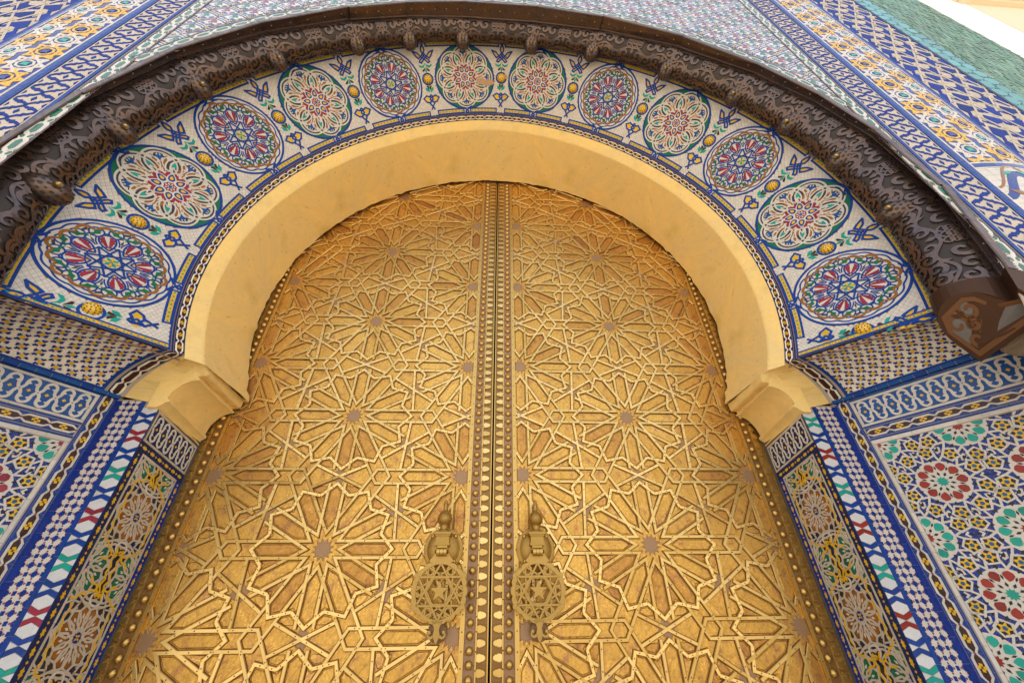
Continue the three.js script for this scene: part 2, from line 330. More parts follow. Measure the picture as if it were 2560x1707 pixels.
{
  const W = 4.488, out = [[FX - W, -1.85], [FX - W, 5.9], [FX + W, 5.9], [FX + W, -1.85], [2.53, -1.85], [2.53, YC]];
  for (let k = 1; k < 40; k++) { const a = PI * k / 40; out.push([XC + 2.515 * cos(a), YC + 2.515 * sin(a)]); }
  out.push([-2.50, YC], [-2.50, -1.85]);
  const g = extr(out.reverse(), 2.34); g.translate(0, 0, -1.0); part(gate, 'wall_core', g, M.white);
  part(gate, 'back_wall', box(-3, 3, -1.85, 5, -1.4, -1.1), M.rough);
  // wall mass behind the arch, in front of the leaves' edges
  const a = [[-2.6, -1.85], [-2.6, 4.6], [2.6, 4.6], [2.6, -1.85], [XC + 1.9, -1.85], [XC + 1.9, 0.95]];
  for (let k = 0; k <= 40; k++) { const q = -22 * DEG + 224 * DEG * k / 40; a.push([XC + 1.9 * cos(q), YC + 1.9 * sin(q)]); }
  a.push([XC - 1.9, 0.95], [XC - 1.9, -1.85]);
  const g2 = extr(a.reverse(), 0.2); g2.translate(0, 0, 0.04); part(gate, 'arch_core', g2, M.rough);
}

// ---------------------------------------------------------------- plaster arch with cove and imposts
const coveTopY = (x) => springY(x), panelY = (x) => 0.722 + dY(x) * 1.1;
const HW = 2.105, ZS = 0.43, PA = 62 * DEG, PC = cos(PA), PS = sin(PA), RVX = 1.86;
const panelP = (side, s, y, d = 0) => [XC + side * (HW + s * PC - d * PS), y, ZS + s * PS + d * PC];
// cove between the ring's lower end and the wall; s: slope distance on the ring, v: 0 at the ring, 1 on the wall
function coveP(side, s, v) {
  const t = endT(Math.max(0, s), side), A = coneP(t, Math.max(0, s));
  let B;
  if (s < 0.10) { const k = Math.max(0, s) / 0.10; B = [XC + side * (RVX + (HW - RVX) * k), 0.672 + 0.05 * k + dY(side * 2), ZS + 0.006 - 0.004 * k]; }
  else { const k = (s - 0.10) / (RING_OUT - 0.10); B = panelP(side, k * 0.80, panelY(side * 2.3), 0.004); }
  const w = v * PI / 2, hh = sin(w), yy = 1 - cos(w);
  return [A[0] + (B[0] - A[0]) * hh, A[1] + (B[1] - A[1]) * yy, A[2] + (B[2] - A[2]) * hh];
}
const arch = thing('plaster_arch', 'yellow plastered horseshoe arch around the brass door', 'arch', [XC, -1.85, 0.3]);
{
  // soffit and front lip in one skin, closed behind
  const prof = [[0.27, 0.03, 2], [0.0, 0.03, 0], [0, 0.15, 0], [0, 0.30, 0], [0, 0.43, 0], [0, 0.518, 0], ['c', 0.004], ['c', 0.02], ['c', 0.05], ['c', 0.092], ['b', 0.092], [0.27, 0.40, 2], [0.27, 0.03, 2]];
  const N = 150, pos = [], uv = [], idx = [];
  for (let i = 0; i < prof.length; i++) {
    const q = prof[i]; let arc = 0;
    const pt = (t) => {
      if (q[0] === 'c') return coneP(t, q[1]);
      if (q[0] === 'b') { const p = coneP(t, q[1]), o = coneF(-t, q[1]); return [p[0] - o[3] * 0.05, p[1] - o[4] * 0.05, p[2] - o[5] * 0.05]; }
      const k = q[1] / ZF, r = RB + q[0] + apex(t) * k; return [XC + r * cos(t), YC + r * sin(t), q[1]];
    };
    let t0 = -0.42, t1 = PI + 0.42;
    for (let k = 0; k < 12; k++) { const a = pt(t0), b = pt(t1), ra = Math.hypot(a[0] - XC, a[1] - YC), rb = Math.hypot(b[0] - XC, b[1] - YC); t0 = Math.asin((springY(a[0]) - 0.02 - YC) / ra); t1 = PI - Math.asin((springY(b[0]) - 0.02 - YC) / rb); }
    for (let j = 0; j <= N; j++) {
      const t = t0 + (t1 - t0) * j / N, p = pt(t);
      const jit = i === 1 ? 0.012 : (i === 5 || i === 6) ? 0.003 : 0.002, n = fbm(t * 9 + 3, i * 3.1, i === 1 ? t * 31 : 0.5) * jit * 2;
      const rx = cos(t), ry = sin(t);
      pos.push(p[0] + rx * n, p[1] + ry * n, p[2] + (i === 1 ? nz(t * 23, 4, 1) * 0.012 : 0)); uv.push(t * 1.9, [0, 0, 0.12, 0.27, 0.40, 0.488, 0.5, 0.52, 0.55, 0.6, 0.65, 0.9, 1.2][i]);
    }
  }
  for (let i = 0; i < prof.length - 1; i++) for (let j = 0; j < N; j++) { const a = i * (N + 1) + j, b = a + 1, c = a + N + 1, d = c + 1; idx.push(a, d, b, a, c, d); }
  const g = new THREE.BufferGeometry(); g.setAttribute('position', new THREE.Float32BufferAttribute(pos, 3)); g.setAttribute('uv', new THREE.Float32BufferAttribute(uv, 2)); g.setIndex(idx);
  // keep the lip crisp: split normals by profile run
  const ng = g.toNonIndexed(); ng.computeVertexNormals(); const sm = smooth(ng, 0.75);
  part(arch, 'arch_band', sm, M.plaster);
  for (const side of [-1, 1]) {
    // impost: a cove moulding running along the jamb
    const cav = curve((q) => { const w2 = q * PI / 2; return [0.152 - 0.116 * sin(w2), 0.806 - 0.150 * (1 - cos(w2))]; }, 10);
    const e = [[-0.05, 0.90], [0.188, 0.90], [0.186, 0.852], [0.178, 0.842], [0.146, 0.838], [0.14, 0.83], [0.14, 0.82], [0.158, 0.815], ...cav, [0.05, 0.650], [0.05, 0.632], [0.03, 0.622], [0.02, 0.606], [0.0, 0.59], [-0.05, 0.59]];
    const dy = dY(side * 1.9) - 0.01, lift = (y, k) => y + 0.068 * k * (0.90 - y) / 0.31;
    const NZ = 12, P = [], U = [], I = [];
    for (let k = 0; k <= NZ; k++) { const z = 0.025 + (0.452 - 0.025) * k / NZ; let l = 0; e.forEach((q, i) => { if (i) l += Math.hypot(q[0] - e[i - 1][0], q[1] - e[i - 1][1]); const w = 0.004 * nz(i * 1.7, z * 14, side) + (k === 0 ? 0.006 * nz(i * 3.1, side * 5, 2) : 0); P.push(XC + side * (RVX - q[0] - w - (q[0] > 0.01 ? -0.03 * (1 - k / NZ) : 0)), lift(q[1], k / NZ) + dy + w, z); U.push(z, l); }); }
    const m = e.length; for (let k = 0; k < NZ; k++) for (let i = 0; i < m - 1; i++) { const a = k * m + i, b = a + 1, c = a + m, d = c + 1; if (side > 0) I.push(a, b, d, a, d, c); else I.push(a, d, b, a, c, d); }
    const gi = new THREE.BufferGeometry(); gi.setAttribute('position', new THREE.Float32BufferAttribute(P, 3)); gi.setAttribute('uv', new THREE.Float32BufferAttribute(U, 2)); gi.setIndex(I);
    const n2 = gi.toNonIndexed(); n2.computeVertexNormals();
    const cap = extr(e.map((q) => [XC + side * (RVX - q[0]), lift(q[1], 1) + dy]), 0.03); cap.translate(0, 0, 0.425);
    part(arch, 'impost', merge([smooth(n2, 0.7), cap]), M.plaster);
    // cheek that joins the impost's end to the cove
    { const fr = e.slice(1, -1).map((q) => [XC + side * (RVX - q[0]), lift(q[1], 1) + dy, 0.4555]), L = []; let tot = 0; fr.forEach((q, i) => { if (i) tot += Math.hypot(q[0] - fr[i - 1][0], q[1] - fr[i - 1][1]); L.push(tot); });
      const edge = (v) => { const t = v * tot; let i = 1; while (i < fr.length - 1 && L[i] < t) i++; const k = (t - L[i - 1]) / (L[i] - L[i - 1] || 1); return fr[i - 1].map((c, j) => c + (fr[i][j] - c) * k); };
      const F0 = (x, v) => { const A = edge(v), B = coveP(side, 0, v); return [A[0] + (B[0] - A[0]) * x, A[1] + (B[1] - A[1]) * x, A[2] + (B[2] - A[2]) * x]; };
      part(arch, 'impost_cheek', sheet(surf(F0), 0, 1, 0, 1, 6, 30, 0, 0.3), M.plaster); }
    // plaster cove from the lip back to the wall
    const F = surf((x, v) => coveP(side, x, v), side);
    part(arch, 'plaster_cove', sheet(F, 0, 0.094, 0, 1, 14, 20, 0.0, 3), M.plaster);
  }
}
// smooth normals except across sharp creases
function smooth(g, maxAngle) {
  const p = g.attributes.position, n = p.count, map = new Map(), fn = [];
  for (let i = 0; i < n; i += 3) {
    const a = new THREE.Vector3().fromBufferAttribute(p, i), b = new THREE.Vector3().fromBufferAttribute(p, i + 1), c = new THREE.Vector3().fromBufferAttribute(p, i + 2);
    const q = b.sub(a).cross(c.sub(a)); fn.push(q);
  }
  const key = (i) => Math.round(p.getX(i) * 2e4) + '_' + Math.round(p.getY(i) * 2e4) + '_' + Math.round(p.getZ(i) * 2e4);
  for (let i = 0; i < n; i++) { const k = key(i); if (!map.has(k)) map.set(k, []); map.get(k).push((i / 3) | 0); }
  const out = new Float32Array(n * 3), c = Math.cos(maxAngle);
  for (let i = 0; i < n; i++) {
    const f = fn[(i / 3) | 0], fu = f.clone().normalize(), s = new THREE.Vector3();
    for (const j of map.get(key(i))) if (fn[j].clone().normalize().dot(fu) > c) s.add(fn[j]);
    s.normalize(); out[i * 3] = s.x; out[i * 3 + 1] = s.y; out[i * 3 + 2] = s.z;
  }
  g.setAttribute('normal', new THREE.Float32BufferAttribute(out, 3)); return g;
}

// ---------------------------------------------------------------- the two brass door leaves
const GA = 0.8, GX = 0.7543 / 0.8 / 0.8660254;               // lattice step and the pattern's sideways stretch
const w = 0.0525, RT = 0.445, RI = 0.37;
function girih() { // the pattern of one cell: segments as polylines in units of the step, and plates
  const lines = [], plates = [];
  const rad = (k, r, t) => { const a = k * 30 * DEG; return [r * cos(a) - t * sin(a), r * sin(a) + t * cos(a)]; };
  for (let k = 0; k < 12; k++) {
    // petal side of k (left), inner tip on axis k+1, then the right side of k+2
    const tip = pol(2 * w, (k + 1) * 30 * DEG);
    lines.push([rad(k, 0.5 - w, w), tip, rad(k + 2, 0.5 - w, -w)]);
    if (k % 2 === 0) for (const s of [-1, 1]) lines.push([rad(k, 0.5 - w, s * w), pol(0.5, (k + s) * 30 * DEG)]);
    lines.push([pol(RI, (k * 30 - 15) * DEG), pol(RT, k * 30 * DEG), pol(RI, (k * 30 + 15) * DEG)]);
    plates.push(['petal', [pol(2 * w, k * 30 * DEG), rad(k, 0.196, w), rad(k, 0.397, w), pol(RT, k * 30 * DEG), rad(k, 0.397, -w), rad(k, 0.196, -w)]]);
    plates.push(['kite', [pol(RI, (k * 30 + 15) * DEG), rad(k, 0.397, w), rad(k, 0.4475, w), pol(0.463, (k * 30 + 15) * DEG), rad(k + 1, 0.4475, -w), rad(k + 1, 0.397, -w)]]);
    plates.push(['wedge', [pol(0.203, (k * 30 + 15) * DEG), rad(k + 1, 0.397, -w), pol(RI, (k * 30 + 15) * DEG), rad(k, 0.397, w)]]);
  }
  return { lines, plates };
}
function triangleLines(cx, cy, base) { // three bent lines through the small hexagon at a triangle's centre; base: direction of one edge midpoint
  const out = [], D = 1 / (2 * Math.sqrt(3)) - w, x = 0.577 * w;
  for (let j = 0; j < 3; j++) {
    const p = [[-D, w], [x, w], null]; p[2] = [x + (D - 0) * cos(-60 * DEG) * 1, w + D * sin(-60 * DEG)];
    // end exactly at the matching start of the next edge: mirror across the corner's bisector
    const l = Math.hypot(p[1][0] - p[0][0], p[1][1] - p[0][1]); p[2] = [x + l * cos(-60 * DEG), w + l * sin(-60 * DEG)];
    out.push(turn(p, base + PI + j * 120 * DEG, cx, cy));
  }
  return out;
}
const G = girih();
const studGeo = (() => {
  const n = 24, m = 6, pos = [], idx = [];
  for (let j = 0; j <= m; j++) for (let i = 0; i < n; i++) { const a = i * 2 * PI / n, e = j / m * PI / 2, lob = 1 - 0.14 * Math.pow(Math.abs(sin(4 * a)), 1.5) * cos(e * 0.7) * 1, r = 0.0215 * cos(e) * (j === m ? 0 : lob); pos.push(r * cos(a), r * sin(a), 0.02 * sin(e)); }
  for (let j = 0; j < m; j++) for (let i = 0; i < n; i++) { const a = j * n + i, b = j * n + (i + 1) % n, c = a + n, d = b + n; idx.push(a, b, d, a, d, c); }
  const g = new THREE.BufferGeometry(); g.setAttribute('position', new THREE.Float32BufferAttribute(pos, 3)); g.setIndex(idx); g.computeVertexNormals(); return g;
})();
const tongueGeo = (() => {
  const h = [[0, 0.014], [0.008, 0.014], [0.009, 0.0195], [0.014, 0.0145], [0.0155, 0.019], [0.021, 0.013], [0.023, 0.017], [0.029, 0.0105], [0.031, 0.014], [0.038, 0.0095], [0.044, 0.005]];
  const p = [...h, ...h.slice().reverse().map(([x, y]) => [x, -y])];
  const g = extr(p, 0.007, 0.0015); return plain(g);
})();
const rivetGeo = (() => { const g = new THREE.SphereGeometry(1, 7, 3, 0, 2 * PI, 0, PI / 2); g.rotateX(PI / 2); g.deleteAttribute('uv'); return g.toNonIndexed(); })();
function strapGeo(q, z, hh) { // q: bottom outline [a0, b0, b1, a1] with mitred ends; bevelled bar
  const c = [(q[0][0] + q[3][0]) / 2, (q[0][1] + q[3][1]) / 2], d = [(q[1][0] + q[2][0]) / 2, (q[1][1] + q[2][1]) / 2];
  const k = 0.72, top = [mixp(c, q[0], k), mixp(d, q[1], k), mixp(d, q[2], k), mixp(c, q[3], k)];
  const P = []; const v = (a, zz) => [a[0], a[1], zz];
  const quad = (a, b, e, f) => P.push(...a, ...b, ...e, ...a, ...e, ...f);
  const crown = z + hh * 1.0, edge = z + hh * 0.62;
  const t = top.map((a) => v(a, crown)), m = q.map((a) => v(a, edge)), b = q.map((a) => v(a, z - 0.002));
  quad(t[0], t[1], t[2], t[3]);
  for (let i = 0; i < 4; i++) { const j = (i + 1) % 4; quad(m[i], m[j], t[j], t[i]); quad(b[i], b[j], m[j], m[i]); }
  const g = new THREE.BufferGeometry(); g.setAttribute('position', new THREE.Float32BufferAttribute(P, 3));
  const uv = []; for (let i = 0; i < P.length; i += 3) uv.push(P[i], P[i + 1]); g.setAttribute('uv', new THREE.Float32BufferAttribute(uv, 2));
  g.computeVertexNormals(); return g;
}
const mixp = (a, b, k) => [a[0] + (b[0] - a[0]) * k, a[1] + (b[1] - a[1]) * k];
function plateGeo(p, z0, z1, bev) {
  p = area2(p) < 0 ? p.slice().reverse() : p; const t = inset(p, bev), P = [], n = p.length;
  const tri = THREE.ShapeUtils.triangulateShape(t.map((q) => new THREE.Vector2(q[0], q[1])), []);
  for (const [a, b, c] of tri) P.push(...t[a], z1, ...t[b], z1, ...t[c], z1);
  for (let i = 0; i < n; i++) { const j = (i + 1) % n; P.push(...p[i], z0, ...p[j], z0, ...t[j], z1, ...p[i], z0, ...t[j], z1, ...t[i], z1); }
  const g = new THREE.BufferGeometry(); g.setAttribute('position', new THREE.Float32BufferAttribute(P, 3));
  const uv = []; for (let i = 0; i < P.length; i += 3) uv.push(P[i], P[i + 1]); g.setAttribute('uv', new THREE.Float32BufferAttribute(uv, 2)); g.computeVertexNormals(); return g;
}
const YB = -1.84;
function leaf(side, label) {
  const cx = side * 0.947 + XC * 0, dv = side < 0 ? -0.0154 : 0, d = thing('door_leaf', label, 'door', [side * 1.86, YB, 0], 'leaves of the brass double door');
  const X0 = 0.157, X1 = 1.735, inX = (x) => Math.abs(x);
  const visible = (x, y) => { const dx = x - XC, r = Math.hypot(dx, y - YC); return y < 1.657 ? true : r < 1.9; };
  const toX = (u) => cx + u * GA * GX, toY = (v) => v * GA + dv;
  // the leaf's board, covered in sheet brass
  const x0 = side > 0 ? 0.006 : -1.885, x1 = side > 0 ? 1.885 : -0.008;
  part(d, 'board', box(x0, x1, YB, 3.62, -0.09, -0.004), M.darkBrass);
  const sh = new THREE.PlaneGeometry(x1 - x0, 3.6 - YB, 1, 1); sh.translate((x0 + x1) / 2, (3.6 + YB) / 2, 0.0);
  { const p = sh.attributes.position, u = sh.attributes.uv; for (let i = 0; i < p.count; i++) u.setXY(i, p.getX(i), p.getY(i)); }
  part(d, 'sheet', sh, M.sheets[1]);
  // rosette centres and their neighbours
  const cents = []; for (let i = -2; i <= 2; i++) for (let j = -2; j <= 5; j++) cents.push([i * 0.8660254, j + (Math.abs(i) % 2) * 0.5]);
  const clipBox = (x, y) => inX(x) > X0 - 0.002 && inX(x) < X1 + 0.002 && y > -1.0 && y < 3.6 && visible(x, y);
  const segs = [];
  const addLine = (pl) => {
    const q = pl.map(([u, v]) => [toX(u), toY(v)]);
    const W = 0.0188 / 2;
    for (let i = 0; i + 1 < q.length; i++) segs.push([q[i], q[i + 1], q[i - 1], q[i + 2], W]);
  };
  const plates = [];
  for (const [u, v] of cents) {
    if (Math.abs(u) > 1.2) continue;
    for (const l of G.lines) addLine(l.map(([a, b]) => [u + a, v + b]));
    for (const [kind, p] of G.plates) plates.push([kind, p.map(([a, b]) => [toX(u + a), toY(v + b)])]);
    for (const s of [-1, 1]) for (const l of triangleLines(u + s / Math.sqrt(3), v, s > 0 ? PI : 0)) addLine(l);
  }
  const seen = new Set(), list = [];
  for (const [a, b, pa, pb, W] of segs) {
    // clip to the field
    let t0 = 0, t1 = 1; const dx = b[0] - a[0], dy = b[1] - a[1];
    const lo = side > 0 ? X0 : -X1, hi = side > 0 ? X1 : -X0;
    const cl = (p, q) => { if (Math.abs(p) < 1e-9) return q >= 0; const r = q / p; if (p < 0) { if (r > t1) return false; if (r > t0) t0 = r; } else { if (r < t0) return false; if (r < t1) t1 = r; } return true; };
    if (!(cl(-dx, a[0] - lo) && cl(dx, hi - a[0]) && cl(-dy, a[1] + 1.0) && cl(dy, 3.58 - a[1]))) continue;
    if (t1 - t0 < 0.03) continue;
    const A = [a[0] + dx * t0, a[1] + dy * t0], B = [a[0] + dx * t1, a[1] + dy * t1];
    if (!visible((A[0] + B[0]) / 2, (A[1] + B[1]) / 2)) continue;
    const key = [Math.round((A[0] + B[0]) * 250), Math.round((A[1] + B[1]) * 250)].join('_'); if (seen.has(key)) continue; seen.add(key);
    const L = Math.hypot(dx, dy), nx = -dy / L, ny = dx / L;
    const miter = (P, q, end) => { // offset vector at an end
      if (!q || (end ? t1 < 1 : t0 > 0)) return [nx * W, ny * W];
      let vx, vy; if (end) { vx = q[0] - P[0]; vy = q[1] - P[1]; } else { vx = P[0] - q[0]; vy = P[1] - q[1]; }
      const l = Math.hypot(vx, vy), mx0 = nx - vy / l, my0 = ny + vx / l, ml = Math.hypot(mx0, my0), mx = mx0 / ml, my = my0 / ml, k = W / Math.max(0.3, mx * nx + my * ny);
      return [mx * k, my * k];
    };
    const ma = miter(a, pa, false), mb = miter(b, pb, true);
    const q = [[A[0] - ma[0], A[1] - ma[1]], [B[0] - mb[0], B[1] - mb[1]], [B[0] + mb[0], B[1] + mb[1]], [A[0] + ma[0], A[1] + ma[1]]];
    const my = (A[1] + B[1]) / 2; list.push({ q, A, B, len: Math.hypot(A[0] - B[0], A[1] - B[1]), rank: Math.hypot(A[0] - B[0], A[1] - B[1]) / (2.2 + Math.max(0, my + 0.3) + (my < -0.75 ? 3 : 0)) });
  }
  list.sort((a, b) => b.rank - a.rank);
  const rest = [], riv = [], beds = [];
  list.forEach((s, i) => {
    const hh = 0.0075 + rnd() * 0.0022, g = strapGeo(s.q, 0.0035, hh);
    if (i < 300) part(d, 'strap', g, M.straps[tarnishShade((s.A[0] + s.B[0]) / 2, my2(s))]); else rest.push(g);
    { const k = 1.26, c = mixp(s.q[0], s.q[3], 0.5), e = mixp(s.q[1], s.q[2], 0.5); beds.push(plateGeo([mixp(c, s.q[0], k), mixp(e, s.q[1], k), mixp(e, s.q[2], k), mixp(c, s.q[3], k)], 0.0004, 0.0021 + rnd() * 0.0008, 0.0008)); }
    const n = Math.max(2, Math.round(s.len / 0.09));
    for (let k = 0; k < n; k++) { const t = (k + 0.5 + (rnd() - 0.5) * 0.3) / n, g2 = rivetGeo.clone(); g2.scale(0.0034, 0.0034, 0.0022); g2.translate(s.A[0] + (s.B[0] - s.A[0]) * t, s.A[1] + (s.B[1] - s.A[1]) * t, 0.0035 + hh); riv.push(g2); }
  });
  if (rest.length) part(d, 'short_strap', merge(rest), M.strap, { kind: 'stuff' });
  part(d, 'strap_shade_bed', merge(beds), M.grimeShade, { kind: 'stuff' });  // dark rims round the straps, partly standing in for their shadow
  part(d, 'rivet', mergeGeometries(riv), M.rivet, { kind: 'stuff' });
  // raised plates between the straps
  const seenP = new Set(), pl = [];
  for (const [kind, p] of plates) {
    const lo = side > 0 ? X0 + 0.004 : -X1 + 0.004, hi = side > 0 ? X1 - 0.004 : -X0 - 0.004;
    const c = clipRect(inset(area2(p) < 0 ? p.slice().reverse() : p, 0.0145), lo, -0.98, hi, 3.56); if (c.length < 3 || Math.abs(area2(c)) < 4e-4) continue;
    let mx = 0, my = 0; for (const q of c) { mx += q[0]; my += q[1]; } mx /= c.length; my /= c.length; if (!visible(mx, my)) continue;
    const key = Math.round(mx * 200) + '_' + Math.round(my * 200); if (seenP.has(key)) continue; seenP.add(key); pl.push([kind, c, my, Math.abs(area2(c))]);
  }
  const petals = pl.filter((q) => q[0] === 'petal'), small = pl.filter((q) => q[0] !== 'petal').sort((a, b) => b[3] / (3 + b[2]) - a[3] / (3 + a[2]));
  for (const [, c, my] of petals) part(d, 'petal_plate', plateGeo(c, 0.0006, 0.004, 0.0045), M.sheets[tarnishShade(c[0][0], my)]);
  small.forEach(([kind, c], i) => { if (i < 150) part(d, kind + '_plate', plateGeo(c, 0.0006, 0.0034, 0.004), M.sheets[tarnishShade(c[0][0], c[0][1])]); else rest2.push(plateGeo(c, 0.0006, 0.0034, 0.004)); });
  if (rest2.length) { part(d, 'small_plate', merge(rest2.splice(0)), M.sheet, { kind: 'stuff' }); }
  // dark aged caps on the hubs of the stars
  const hubs = []; const hub = (u, v, r, n) => { const x = toX(u), y = toY(v); if (inX(x) > X0 - 0.03 && inX(x) < X1 + 0.03 && y > -0.95 && visible(x, y)) { let p = star(x, y, n, r, r * 0.62, 15 * DEG); p = clipRect(p, side > 0 ? X0 : -X1, -2, side > 0 ? X1 : -X0, 4); if (p.length > 2) hubs.push([x, y, p]); } };
  for (const [u, v] of cents) { hub(u, v, 0.062, 12); for (let k = 1; k < 12; k += 2) { const m = pol(0.5, k * 30 * DEG); if (k < 6) hub(u + m[0], v + m[1], 0.058, 4); } }
  const seenH = new Set();
  for (const [x, y, p] of hubs) { const key = Math.round(x * 50) + '_' + Math.round(y * 50); if (seenH.has(key)) continue; seenH.add(key); part(d, 'star_hub', plateGeo(p, 0.0006, 0.0026, 0.003), M.patina); }
  // border strips, studs and tongues
  const sx = side;
  const strip = (a, b, z0, z1, mat, nm) => { const lo = Math.min(sx * a, sx * b), hi = Math.max(sx * a, sx * b); part(d, nm, new THREE.BoxGeometry(hi - lo, 3.6 - YB, z1 - z0).translate((lo + hi) / 2, (3.6 + YB) / 2, (z0 + z1) / 2), mat); };
  strip(0.131, 0.155, 0.001, 0.011, M.straps[2], 'border_strip');
  strip(0.073, 0.1305, 0.0006, 0.004, M.patina, 'stud_strip');
  strip(0.066, 0.0725, 0.001, 0.009, M.strap2, 'border_strip');
  strip(0.010, 0.0655, 0.0006, 0.003, M.darkBrass, 'tongue_strip');
  strip(0.0062, 0.0115, 0.0006, 0.008, M.strap2, 'edge_strip');
  strip(1.737, 1.757, 0.001, 0.012, M.strap2, 'border_strip');
  strip(1.7575, 1.812, 0.0006, 0.004, M.darkBrass, 'stud_strip');
  strip(1.8125, 1.822, 0.001, 0.009, M.strap2, 'border_strip');
  for (let y = -1.0, i = 0; y < 3.5; y += 0.0585, i++) {
    for (const [x, s] of [[0.102, 1], [1.785, 1.02]]) if (visible(sx * x, y)) put(d, 'stud', studGeo, M.stud, [sx * x, y + rr(-0.003, 0.003), 0.004], (m) => { m.rotation.z = rr(0, 1.5); m.scale.setScalar(s); });
    if (visible(sx * 0.05, y)) put(d, 'tongue_plate', tongueGeo, M.straps[(i * 7 + 1) % 3], [sx * 0.0645, y + 0.03, 0.003], (m) => { if (sx > 0) m.rotation.z = PI; });
    if (visible(sx * 1.84, y)) put(d, 'tongue_plate', tongueGeo, M.brass, [sx * 1.823, y + 0.03, 0.001], (m) => { if (sx < 0) m.rotation.z = PI; m.scale.set(0.8, 1, 1); });
  }
  { // rivets of the strips
    const gs = []; for (let y = -1; y < 3.5; y += 0.075) for (const x of [0.143, 0.069, 1.747]) if (visible(sx * x, y)) { const g2 = rivetGeo.clone(); g2.scale(0.0035, 0.0035, 0.002); g2.translate(sx * x, y + rr(-0.01, 0.01), x > 0.1 ? 0.0115 : 0.009); gs.push(g2); }
    part(d, 'strip_rivet', mergeGeometries(gs), M.rivet, { kind: 'stuff' });
  }
  return d;
}
const rest2 = [], my2 = (s) => (s.A[1] + s.B[1]) / 2;
leaf(-1, 'left brass door leaf with star straps, left of the dark gap');
leaf(1, 'right brass door leaf with star straps, right of the dark gap');
// ---------------------------------------------------------------- mosaic ring (archivolt)
const RS0 = 0.4718, RSP = 0.3172, RT0 = PI / 2 + 0.0038, RM = 0.278;
const tk = (k) => RT0 + (5.5 - k) * RSP;                      // medallion k = 0 (lower left) ... 11 (lower right)
const ring = thing('mosaic_ring', 'splayed mosaic ring of twelve medallions between the plaster arch and bronze hood', 'mosaic wall', [XC, -1.85, 0.8]);
const circ = (r, n = 64, cx = 0, cy = 0, a0 = 0) => curve((t) => [cx + r * cos(a0 + t), cy + r * sin(a0 + t)], n, 0, 2 * PI).slice(0, n);
{ // backing, closed behind
  const pos = [], idx = [], N = 140, prof = [[0.094, 0.0], [0.3, 0.0], [0.55, 0.0], [RING_OUT, 0.0], [RING_OUT, -0.06], [0.094, -0.06]];
  prof.forEach(([s, h]) => { const a = endT(s, 1), b = endT(s, -1); for (let j = 0; j <= N; j++) { const t = a + (b - a) * j / N, f = coneF(-t, s); pos.push(f[0] + f[3] * h, f[1] + f[4] * h, f[2] + f[5] * h); } });
  for (let i = 0; i < prof.length - 1; i++) for (let j = 0; j < N; j++) { const a = i * (N + 1) + j, b = a + 1, c = a + N + 1, d = c + 1; idx.push(a, d, b, a, c, d); }
  const g = new THREE.BufferGeometry(); g.setAttribute('position', new THREE.Float32BufferAttribute(pos, 3)); g.setIndex(idx); const n = g.toNonIndexed(); n.computeVertexNormals(); part(ring, 'mortar_bed', n, M.joint);
}
const ringXY = (x0, s0, k) => 0; // (kept simple: all ring pieces use coneAt)
// flower chain: one unit of length L along x and width W along y, centred
function flowerUnit(m, L, W, h = 0.002, ground = 'white', edge = 'blue') {
  const a = L / 2, b = W / 2, e = b * 0.42;
  m.poly([[-a, 0], [-a * 0.62, e], [a * 0.62, e], [a, 0], [a * 0.62, -e], [-a * 0.62, -e]], 'brown', h);
  for (const s of [-1, 1]) {
    m.poly([[-a, 0], [-a * 0.62, s * e], [a * 0.62, s * e], [a, 0], [a, s * b * 0.34], [a * 0.62, s * b * 0.78], [-a * 0.62, s * b * 0.78], [-a, s * b * 0.34]], ground, h);
    m.poly([[-a, s * b * 0.36], [-a * 0.62, s * b * 0.8], [-a * 0.62, s * b], [-a, s * b]], edge, h); m.poly([[a, s * b * 0.36], [a * 0.62, s * b * 0.8], [a * 0.62, s * b], [a, s * b]], edge, h);
    m.poly([[-a * 0.62, s * b * 0.8], [a * 0.62, s * b * 0.8], [a * 0.62, s * b], [-a * 0.62, s * b]], edge, h);
  }
  const q = W * 0.17;
  for (const [dx, dy] of [[q, q * 0.1], [-q, -q * 0.1], [q * 0.1, q * 0.95], [-q * 0.1, -q * 0.95]]) m.poly(turn([[-q * 0.78, -q * 0.42], [q * 0.5, -q * 0.72], [q * 0.78, q * 0.42], [-q * 0.5, q * 0.72]], Math.atan2(dy, dx) * 0.5, dx, dy), 'yellow', h + 0.0012, { v: 0.08 });
  m.poly([[-a - q * 0.55, 0], [-a, q * 0.55], [-a + q * 0.55, 0], [-a, -q * 0.55]], 'crimson', h + 0.0012);
}
